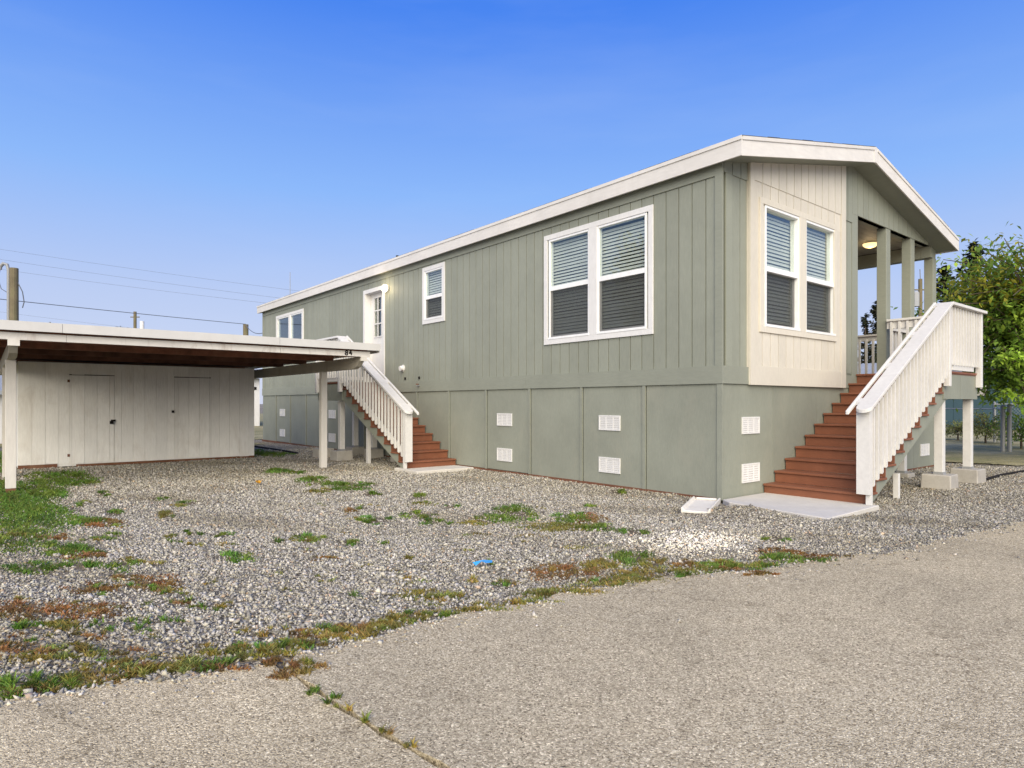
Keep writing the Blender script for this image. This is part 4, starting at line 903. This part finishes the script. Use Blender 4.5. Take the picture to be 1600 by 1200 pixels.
# ---- gravel stones
def gravel():
    out = []
    cand = rng.uniform(0, 1, (560000, 2)) * [20.5, 16.5] + [-8.6, -4.0]
    box = (cand[:, 0] > -8.4) & (cand[:, 0] < 2.2) & (cand[:, 1] > -3.2) & (cand[:, 1] < 3.4)
    cnear = rng.uniform(0, 1, (250000, 2)) * [10.6, 6.6] + [-8.4, -3.2]
    cd = np.concatenate([np.full((~box).sum(), 560000 / (20.5 * 16.5)), np.full(len(cnear), 250000 / (10.6 * 6.6))]); cand = np.concatenate([cand[~box], cnear])
    v = cand - CAM[:2]; Z = v @ FWD[:2]; U = (v @ RGT[:2]) / np.maximum(Z, .1) * FPX + 800
    dens = 3200 * np.minimum(1, (6.0 / np.maximum(Z, 1)) ** 1.45)
    ok = (Z > 2) & (U > -60) & (U < 1900) & (rng.uniform(0, 1, len(cand)) < dens / cd)
    ok &= cand[:, 1] > road_edge(cand[:, 0]) - np.abs(rng.normal(0, .035, len(cand)))
    ok &= ~((cand[:, 0] > -.01) & (cand[:, 1] > -.01) & (cand[:, 1] < L))
    insl = (cand[:, 0] > -.28) & (cand[:, 0] < .97) & (cand[:, 1] > -1.42) & (cand[:, 1] < 0)
    ok &= ~(insl & (gz(cand[:, 0], cand[:, 1]) < .028))
    ok &= ~((cand[:, 0] > -1.2) & (cand[:, 0] < 0) & (cand[:, 1] > 5.12) & (cand[:, 1] < 5.9))
    ok &= ~((cand[:, 0] > SX0) & (cand[:, 0] < SX1) & (cand[:, 1] > SY))
    ok &= ~((cand[:, 0] > 8.5 + .4 * np.sin(cand[:, 1] * 3)))
    P = cand[ok]; P = P[rng.uniform(0, 1, len(P)) > in_patch(P)]
    # stray stones thrown onto the road
    xs_ = rng.uniform(-7, 2, 700); st = np.stack([xs_, road_edge(xs_) - rng.exponential(.09, 700)], -1); P = np.concatenate([P, st])
    n = len(P); Z = (P - CAM[:2]) @ FWD[:2]
    s = rng.lognormal(math.log(.0076), .36, n).clip(.0035, .019) * (1 + .03 * np.maximum(0, Z - 6))
    octv = np.array([[1, 0, 0], [0, 1, 0], [-1, 0, 0], [0, -1, 0], [0, 0, 1], [0, 0, -1]], float)
    V = octv[None] * (1 + rng.uniform(-.32, .32, (n, 6, 1))) + rng.uniform(-.28, .28, (n, 6, 3))
    V *= np.stack([rng.uniform(.9, 1.5, n), rng.uniform(.7, 1.1, n), rng.uniform(.55, .95, n)], -1)[:, None, :]
    # random rotation
    q = rng.normal(size=(n, 4)); q[:, 1:3] *= .55; q /= np.linalg.norm(q, axis=1, keepdims=True); w, x, y, z = q.T
    Rm = np.stack([1 - 2 * (y * y + z * z), 2 * (x * y - z * w), 2 * (x * z + y * w), 2 * (x * y + z * w), 1 - 2 * (x * x + z * z), 2 * (y * z - x * w), 2 * (x * z - y * w), 2 * (y * z + x * w), 1 - 2 * (x * x + y * y)], -1).reshape(n, 3, 3)
    V = np.einsum('nij,nkj->nki', Rm, V) * s[:, None, None]
    base = np.where(P[:, 1] < road_edge(P[:, 0]), -.004, gz(P[:, 0], P[:, 1])) + s * rng.uniform(.1, .55, n)
    V += np.concatenate([P, base[:, None]], 1)[:, None, :]
    g = rng.beta(2.2, 2.3, n) * .52 + .10
    tint = np.stack([np.ones(n) * 1.10, np.ones(n) * 1.03, rng.uniform(.79, .96, n)], -1)
    wp = on_ground(1085, 845); dd = np.exp(-(((P[:, 0] - wp[0]) / .60) ** 2 + ((P[:, 1] - wp[1]) / .36) ** 2) * 1.3)
    wsel = rng.uniform(0, 1, n) < dd * 1.3; g[wsel] = rng.uniform(.62, .85, wsel.sum())
    cols = (g[:, None] * tint)
    lf = np.sin(P[:, 0] * 1.9 + 2 * np.sin(P[:, 1] * .8)) * np.sin(P[:, 1] * 1.4 + 1.6 * np.sin(P[:, 0] * 1.1)) + .5 * np.sin(P[:, 0] * 5.1 + P[:, 1] * 3.3)
    cols *= (1 - .20 * np.clip(lf, 0, 1.3))[:, None] * np.stack([np.ones(n), 1 - .03 * np.clip(lf, 0, 1), 1 - .10 * np.clip(lf, 0, 1)], -1)
    rb = rng.uniform(0, 1, n) < .05; cols[rb] *= [1.05, .85, .7]
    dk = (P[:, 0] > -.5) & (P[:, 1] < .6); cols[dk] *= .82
    Ft = np.array([[0, 1, 4], [1, 2, 4], [2, 3, 4], [3, 0, 4], [1, 0, 5], [2, 1, 5], [3, 2, 5], [0, 3, 5]])
    F = (np.arange(n)[:, None, None] * 6 + Ft[None]).reshape(-1, 3)
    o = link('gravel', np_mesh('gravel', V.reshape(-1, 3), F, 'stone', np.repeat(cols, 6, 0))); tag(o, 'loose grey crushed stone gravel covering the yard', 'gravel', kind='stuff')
    print('gravel stones', n)
gravel()

# ---- trees
def leaves_mesh(name, C, S, cols, mat='leaf', droop=.5):
    """folded rhombic leaves at centres C with size S"""
    n = len(C); th = rng.uniform(0, 2 * np.pi, n); el = rng.normal(-droop, .45, n)
    d = np.stack([np.cos(th) * np.cos(el), np.sin(th) * np.cos(el), np.sin(el)], -1)
    up = np.stack([rng.normal(0, .35, n), rng.normal(0, .35, n), np.ones(n)], -1); s = np.cross(d, up); s /= np.linalg.norm(s, axis=1, keepdims=True); nn = np.cross(s, d)
    S = S[:, None]
    a = C - d * S * .5; b = C + d * S * .5; l = C + s * S * .24 + nn * S * .06 - d * S * .05; r = C - s * S * .24 + nn * S * .06 - d * S * .05
    V = np.stack([a, r, b, l], 1).reshape(-1, 3); k = np.arange(n)[:, None] * 4
    F = np.concatenate([k + [0, 1, 2], k + [0, 2, 3]], 0); return np_mesh(name, V, F, mat, np.repeat(cols, 4, 0))
def leafy_tree(name, label, base, height, crown_c, crown_r, nb, per, leaf, pal, bright=None, group=None, trunk_r=.12, cat='tree'):
    t = thing(name, label, cat, tuple(base), group)
    base = np.array(base, float); cc = np.array(crown_c, float); cr_ = np.array(crown_r, float)
    tr = MB(); top = cc + [0, 0, cr_[2] * .4]; mid = (base + top) / 2 + [.1, -.1, 0]
    tr.tube([base - [0, 0, .1], base * .6 + top * .4 * 1 + [.05, .02, 0], mid, top], [trunk_r * 1.2, trunk_r, trunk_r * .7, trunk_r * .2], 8)
    limbs = MB(); Cs, Ss, Col = [], [], []
    for i in range(nb):
        th = rng.uniform(0, 2 * np.pi); cz = rng.uniform(-1, 1); r = rng.uniform(.55, 1.0) ** .6
        sxy = math.sqrt(max(0, 1 - cz * cz)); tip = cc + cr_ * np.array([sxy * math.cos(th), sxy * math.sin(th), cz]) * r * rng.uniform(.85, 1.08)
        st = base + (top - base) * rng.uniform(.35, .95); m_ = (st + tip) / 2 + [0, 0, .12 * np.linalg.norm(tip - st)]
        limbs.tube([st, m_, tip], [trunk_r * .22, trunk_r * .13, .008], 5, False)
        n = int(per * rng.uniform(.6, 1.4)); tt = rng.beta(2.2, 1.1, n)[:, None]; pos = st * (1 - tt) ** 2 + m_ * 2 * tt * (1 - tt) + tip * tt ** 2
        pos = pos + rng.normal(0, 1, (n, 3)) * np.array([.16, .16, .13]) * cr_.mean() * (.35 + .65 * tt) * .75
        mix = rng.dirichlet([.8] * len(pal)); col = (mix @ pal) * 1.5 * rng.uniform(.75, 1.25)
        if bright is not None: col = bright(tip, col)
        Cs.append(pos); Ss.append(rng.uniform(.6, 1.25, n) * leaf); Col.append(col[None] * rng.uniform(.7, 1.35, (n, 1)))
    tr.build('trunk', 'bark', t, smooth=True); limbs.build('limbs', 'bark', t, fix=False)
    off = np.array(LOC[t]); me = leaves_mesh('crown', np.concatenate(Cs) - off, np.concatenate(Ss), np.concatenate(Col)); link('crown', me, t)
    return t
GP = np.array([[.085, .15, .022], [.15, .24, .035], [.05, .09, .018], [.23, .30, .04]])
def br(tip, col):
    z = tip[2]; s = (tip[1] - .0)
    if z > 3.4 and rng.uniform() < .45: return np.array([.34, .32, .035]) * rng.uniform(.7, 1.15)
    return col * (1.25 if z < 3 and rng.uniform() < .4 else 1)
tb = at_depth(1655, 640, 14.5); tc_ = at_depth(1622, 500, 14.3)
leafy_tree('leafy_tree', 'broad green leafy tree with yellowing tips beside the fence at right', (tb[0], tb[1], 0), 5.5, (tc_[0], tc_[1], 3.1), (2.3, 2.3, 2.1), 270, 90, .15, GP, br)
# thin upright shoots on top of that tree are part of its crown outline; a second, smaller one fills the lower right
tb = at_depth(1612, 640, 13.0)
leafy_tree('sapling', 'bright green sapling in front of the leafy tree at the right edge', (tb[0], tb[1], 0), 2.4, (tb[0], tb[1], 2.0), (.75, .75, 1.0), 26, 60, .14, GP * 1.5, None, None, .04)
# shrubs along the fence
def shrub(px, py, Z, r, h, label, pal, n=26):
    b = at_depth(px, py, Z); return leafy_tree('shrub', label, (b[0], b[1], 0), h, (b[0], b[1], h * .55), (r, r, h * .55), n, 40, .085, pal, None, 'shrubs along the chain-link fence', .025, 'shrub')
YP = np.array([[.12, .15, .035], [.18, .19, .06], [.08, .10, .03], [.22, .2, .07]])
shrub(1596, 700, 17.2, .85, 1.05, 'dark green shrub behind the fence post at the right edge', GP, 40)
shrub(1540, 700, 19.5, .8, .95, 'pale yellowish shrub just left of the fence post', YP, 36)
shrub(1497, 705, 21, .9, .6, 'low green shrub seen between the white landing legs', YP, 30)
# conifers and far trees
def conifer(px, top_py, Z, rad, label, pal, nb=70, group='conifers far behind the porch'):
    tp = at_depth(px, top_py, Z); h = tp[2]; t = thing('conifer', label, 'tree', (tp[0], tp[1], 0), group)
    MB().tube([(tp[0], tp[1], -.1), (tp[0], tp[1], h * .5), (tp[0], tp[1], h)], [h * .018 + .06, h * .012 + .03, .02], 7).build('trunk', 'bark', t)
    Cs, Ss, Col = [], [], []; br_ = MB()
    for i in range(nb):
        f = (i + rng.uniform(0, 1)) / nb; z = h * (.12 + .88 * f); r = rad * (1 - f) ** .8 * rng.uniform(.5, 1.15) + .15
        th = rng.uniform(0, 2 * np.pi); n = int(14 + r * 16); tt = rng.uniform(.1, 1, n)[:, None]
        tip = np.array([r * math.cos(th), r * math.sin(th), rng.uniform(-.05, .22) * r]); st = np.array([tp[0], tp[1], z])
        br_.tube([st, st + tip], [.03, .008], 4, False)
        Cs.append(st + tip * tt + rng.normal(0, .10 + .05 * r, (n, 3))); Ss.append(rng.uniform(.22, .45, n) * (.6 + .014 * Z)); Col.append((pal[rng.integers(0, len(pal))])[None] * rng.uniform(.6, 1.4, (n, 1)))
    br_.build('limbs', 'bark', t, fix=False)
    off = np.array(LOC[t]); link('crown', leaves_mesh('crown', np.concatenate(Cs) - off, np.concatenate(Ss), np.concatenate(Col), 'needle', .1), t)
DP = np.array([[.022, .03, .018], [.035, .042, .02], [.05, .05, .03]])
conifer(1372, 470, 62, 2.6, 'dark sparse conifer beyond the porch beside its first post', DP, 60)
conifer(1352, 492, 60, 1.6, 'small dark conifer seen low through the left porch opening', DP, 40)
conifer(1522, 384, 34, 2.4, 'tall dark conifer rising just right of the roof corner', DP, 90)
conifer(1476, 418, 38, 2.0, 'dark conifer behind the right end of the porch railing', DP, 80)
conifer(1395, 545, 66, 3, 'low dark conifer far behind the porch railing', DP, 40); conifer(1430, 520, 66, 3, 'low dark conifer behind the transformer pole', DP, 40)
leafy_tree('far_tree', 'far treetop just showing above the carport roof beside the wooden pole', tuple(at_depth(97, 640, 75) * [1, 1, 0]), 10, (*at_depth(97, 640, 75)[:2], 9.0), (2.6, 2.6, 1.45), 26, 40, .5, DP * 1.6, None, 'far treetops above the carport', .2)
leafy_tree('far_tree', 'far treetop just showing above the carport roof beside the thin distant pole', tuple(at_depth(190, 640, 75) * [1, 1, 0]), 10, (*at_depth(190, 640, 75)[:2], 8.6), (2.4, 2.4, 1.4), 26, 40, .5, DP * 1.6, None, 'far treetops above the carport', .2)
leafy_tree('reflected_tree', 'tall leafy tree out of frame that is mirrored in the long-side window', (-15.5, 12.6, 0), 8, (-15.3, 12.6, 6.2), (2.3, 2.5, 3.0), 170, 60, .32, GP * .45, None, None, .2)

# ---- things behind: fence, neighbours, poles, wires
fence = thing('chain_link_fence', 'grey chain-link fence with a doubled gate post on the lawn at right', 'fence', tuple(on_ground(1567, 705) * [1, 1, 0]))
fp = on_ground(1567, 705); fd = np.array([.25, -1.0]) / math.hypot(.25, 1); f2 = np.array([1.0, .28]) / math.hypot(1, .28)
def fpost(x, y, r, h): MB().tube([(x, y, -.1), (x, y, h), (x, y, h + .02), (x, y, h + .05)], [r, r, r * 1.15, r * .3], 10).build('post', 'metal', fence)
fpost(fp[0], fp[1], .05, 1.12); fpost(fp[0] + .02, fp[1] - .13, .05, 1.14)
A = fp[:2]; Bk = A + f2 * 9
def frail(a, b, z, r=.02): MB().tube([(a[0], a[1], z), (b[0], b[1], z)], r, 6).build('rail', 'metal', fence)
def fmesh(a, b, h):
    a = np.array(a); b = np.array(b); ln = np.linalg.norm(b - a); d = (b - a) / ln; V, F = [], []; k = 0
    for s in (1, -1):
        for q in np.arange(-h, ln + h, .11):
            u0, z0, u1, z1 = q, .03, q + s * h, h
            if s < 0: u0, u1 = q + h, q
            lo = max(0, min(u0, u1)); hi = min(ln, max(u0, u1))
            if hi <= lo: continue
            def zz(u): return .03 + (u - u0) / (u1 - u0) * (h - .03)
            p, r = a + d * lo, a + d * hi; w = .0025
            V += [(p[0], p[1], zz(lo) - w), (r[0], r[1], zz(hi) - w), (r[0], r[1], zz(hi) + w), (p[0], p[1], zz(lo) + w)]; F.append((k, k + 1, k + 2, k + 3)); k += 4
    mb = MB(); mb.add(V, F); tag(mb.build('chain_link_mesh', 'metal', fence, fix=False), kind='stuff')
Cn = fp[:2] + np.array([4.5, 1.3]); 
fpost(Cn[0], Cn[1], .035, 1.2)
En = Cn + np.array([12, -9]); frail(Cn, En, 1.17); frail(A, Cn, 1.05); fmesh(A, Cn, 1.05); fmesh(Cn, En, 1.15)
Dn = Cn + np.array([3, 6.0]); frail(Cn, Dn, 1.02); fpost(Dn[0], Dn[1], .03, 1.1)
for k in (1, 2): q = Cn + (En - Cn) * k / 3; fpost(q[0], q[1], .03, 1.17)

# teal neighbour building
def neighbour(name, label, cat, x0, x1, y0, y1, h, wm, rm, wins=(), over=.35, face='-y'):
    t = thing(name, label, cat, ((x0 + x1) / 2, (y0 + y1) / 2, 0))
    w = B(x0, x1, y0, y1, 0, h).build('wall', wm, t)
    long_x = (x1 - x0) >= (y1 - y0)
    rf = MB()
    if long_x:
        my = (y0 + y1) / 2; rh = (y1 - y0) * .14
        rf.extr([(x0 - over, y0 - over, h), (x0 - over, my, h + rh), (x0 - over, y1 + over, h), (x0 - over, y1 + over, h + .12), (x0 - over, my, h + rh + .12), (x0 - over, y0 - over, h + .12)], (x1 - x0 + 2 * over, 0, 0))
    else:
        mx = (x0 + x1) / 2; rh = (x1 - x0) * .14
        rf.extr([(x0 - over, y0 - over, h), (mx, y0 - over, h + rh), (x1 + over, y0 - over, h), (x1 + over, y0 - over, h + .12), (mx, y0 - over, h + rh + .12), (x0 - over, y0 - over, h + .12)], (0, y1 - y0 + 2 * over, 0))
    rf.build('roof', rm, t); return t, w
tcn = at_depth(1555, 640, 30)
tl_, _ = neighbour('neighbour_house', 'dark teal house behind the chain-link fence and tree at right', 'house', tcn[0] - .5, tcn[0] + 5, tcn[1] - 9, tcn[1] + 6.5, 2.55, 'teal', 'greywall')
for k in range(40):
    y = tcn[1] - 9 + k * .39; B(tcn[0] - .515, tcn[0] - .501, y, y + .37, .3, 2.5).build('siding_board', 'teal', tl_)
mbp = B(tcn[0] - .62, tcn[0] - .516, tcn[1] + .2, tcn[1] + .75, 1.55, 2.05); o = mbp.build('meter_box', 'concrete', tl_)
B(tcn[0] - .9, tcn[0] - .6, tcn[1] - 9, tcn[1] + 6.5, 2.56, 2.66).build('gutter', 'white', tl_)
# white shed wall at the far left, white house and brown fence seen in the gap between shed and house
nb1, _ = neighbour('neighbour_shed', 'white shed with grey upper wall glimpsed left of the carport post', 'shed', -16, -6.55, 20, 26, 1.45, 'white', 'greywall')
gp = at_depth(402, 640, 34)
nb2, _ = neighbour('neighbour_house', 'white house glimpsed in the narrow gap between shed and house', 'house', gp[0] - 9, gp[0] + .12, gp[1], gp[1] + 7, 2.5, 'white', 'greywall')
B(gp[0] - .35, gp[0] - .05, gp[1] - .03, gp[1] - .002, 1.9, 2.05).build('window', 'black', nb2)
bf = thing('brown_fence', 'dark brown wooden fence in the gap between shed and house', 'fence', (gp[0] + .4, gp[1] - 3, 0))
for k in range(12): B(gp[0] - .02 + k * .15, gp[0] + .12 + k * .15, gp[1] - 3, gp[1] - 2.97, .85 if k else .9, 2.3).build('fence_board', 'brownfar', bf)
B(gp[0] - .02, gp[0] + 1.8, gp[1] - 2.969, gp[1] - 2.93, 0, .86).build('fence_base', 'greywall', bf)

def pole(name, px, top_py, Z, r, label, mat='oldwood'):
    tp = at_depth(px, top_py, Z); t = thing(name, label, 'pole', (tp[0], tp[1], 0))
    MB().tube([(tp[0], tp[1], -.3), (tp[0], tp[1], tp[2] * .5), (tp[0], tp[1], tp[2])], [r * 1.15, r * 1.05, r], 12).build('shaft', mat, t, smooth=False); return t, tp
t1, p1 = pole('utility_pole', 22, 419, 22, .125, 'mossy wooden utility pole with bent conduit rising behind the carport')
e1 = RGT * -.19
MB().tube([tuple(p1 + e1 + [0, 0, -4]), tuple(p1 + e1 + [0, 0, -.05]), tuple(p1 + e1 * 1.25 + [0, 0, .12]), tuple(p1 + e1 * 1.9 + [0, 0, .16]), tuple(p1 + e1 * 2.4 + [0, 0, .06]), tuple(p1 + e1 * 2.5 + [0, 0, -.05])], [.05, .05, .055, .06, .055, .05], 8).build('conduit', 'metal', t1)
MB().tube([tuple(p1 + e1 * 2.5 + [0, 0, -.05]), tuple(p1 + e1 * 2.9 + [0, 0, -.35]), tuple(p1 + e1 * 2.3 + [0, 0, -.7]), tuple(p1 + e1 + [0, 0, -.85])], .012, 5).build('drip_loop', 'wire', t1)
MB().tube([tuple(p1 - e1 * .7 + [0, 0, -.5]), tuple(p1 - e1 * 1.5 + [0, 0, -.8]), tuple(p1 - e1 * 1.8 + [0, 0, -1.15]), tuple(p1 - e1 * 1.5 + [0, 0, -1.35])], .016, 5).build('drip_loop', 'wire', t1)
t2, p2 = pole('utility_pole', 211, 487, 72, .16, 'thin distant utility pole above the middle of the carport roof')
c = p2 - [0, 0, .6]; MB().tube([tuple(c - RGT * .5), tuple(c + RGT * .5)], .06, 5).build('crossarm', 'oldwood', t2)
tq, q = pole('vent_stack', 222, 502, 45, .14, 'short pale vent stack just above the carport roof', 'white')
t3, p3 = pole('utility_pole', 384, 507, 30, .12, 'short wooden service pole between carport roof and house end')
t4, p4 = pole('utility_pole', 1438, 436, 60, .17, 'transformer pole seen between the two right porch posts')
c = p4 - RGT * .45 - [0, 0, 1.9]
MB().tube([tuple(c - [0, 0, .65]), tuple(c + [0, 0, .6]), tuple(c + [0, 0, .75])], [.32, .32, .2], 14).build('transformer', 'transformer', t4)
MB().tube([tuple(p4 - [0, 0, .1]), tuple(p4 + [-.1, 0, .9])], .03, 5).build('insulator', 'oldwood', t4)
MB().tube([tuple(p4 - RGT * .5 - [0, 0, 1.0]), tuple(p4 + RGT * .4 - [0, 0, 1.0])], .07, 5).build('crossarm', 'oldwood', t4)
def wire(a, b, sag, r, label, n=14):
    a = np.array(a, float); b = np.array(b, float); pts = []
    for k in range(n + 1):
        t = k / n; pt = a + (b - a) * t; pt[2] -= sag * 4 * t * (1 - t); pts.append(tuple(pt))
    tag(MB().tube(pts, r, 5, False).build('overhead_wire', 'wire', fix=False), label, 'wire', 'overhead wires left of the house')
def W2(pa, Za, pb, Zb, sag, r, label): wire(at_depth(*pa, Za), at_depth(*pb, Zb), sag, r, label)
W2((-60, 380), 48, (470, 455), 48, .1, .0075, 'topmost thin overhead wire in the sky left of the house')
W2((-60, 396), 48, (440, 466), 48, .1, .0075, 'second thin overhead wire from the top left of the house')
W2((-60, 412), 48, (420, 474), 48, .1, .0075, 'third thin overhead wire from the top left of the house')
W2((-40, 463), 21.9, (384, 506.5), 29.8, .02, .013, 'thick lowest service cable from wooden pole towards the house')
wire(at_depth(384, 508, 29.8), (.3, 16.95, 3.62), .25, .014, 'short service cable from short pole to house end')
W2((-40, 482), 50, (400, 533), 50, .1, .006, 'faint lowest wire just above the carport roof')
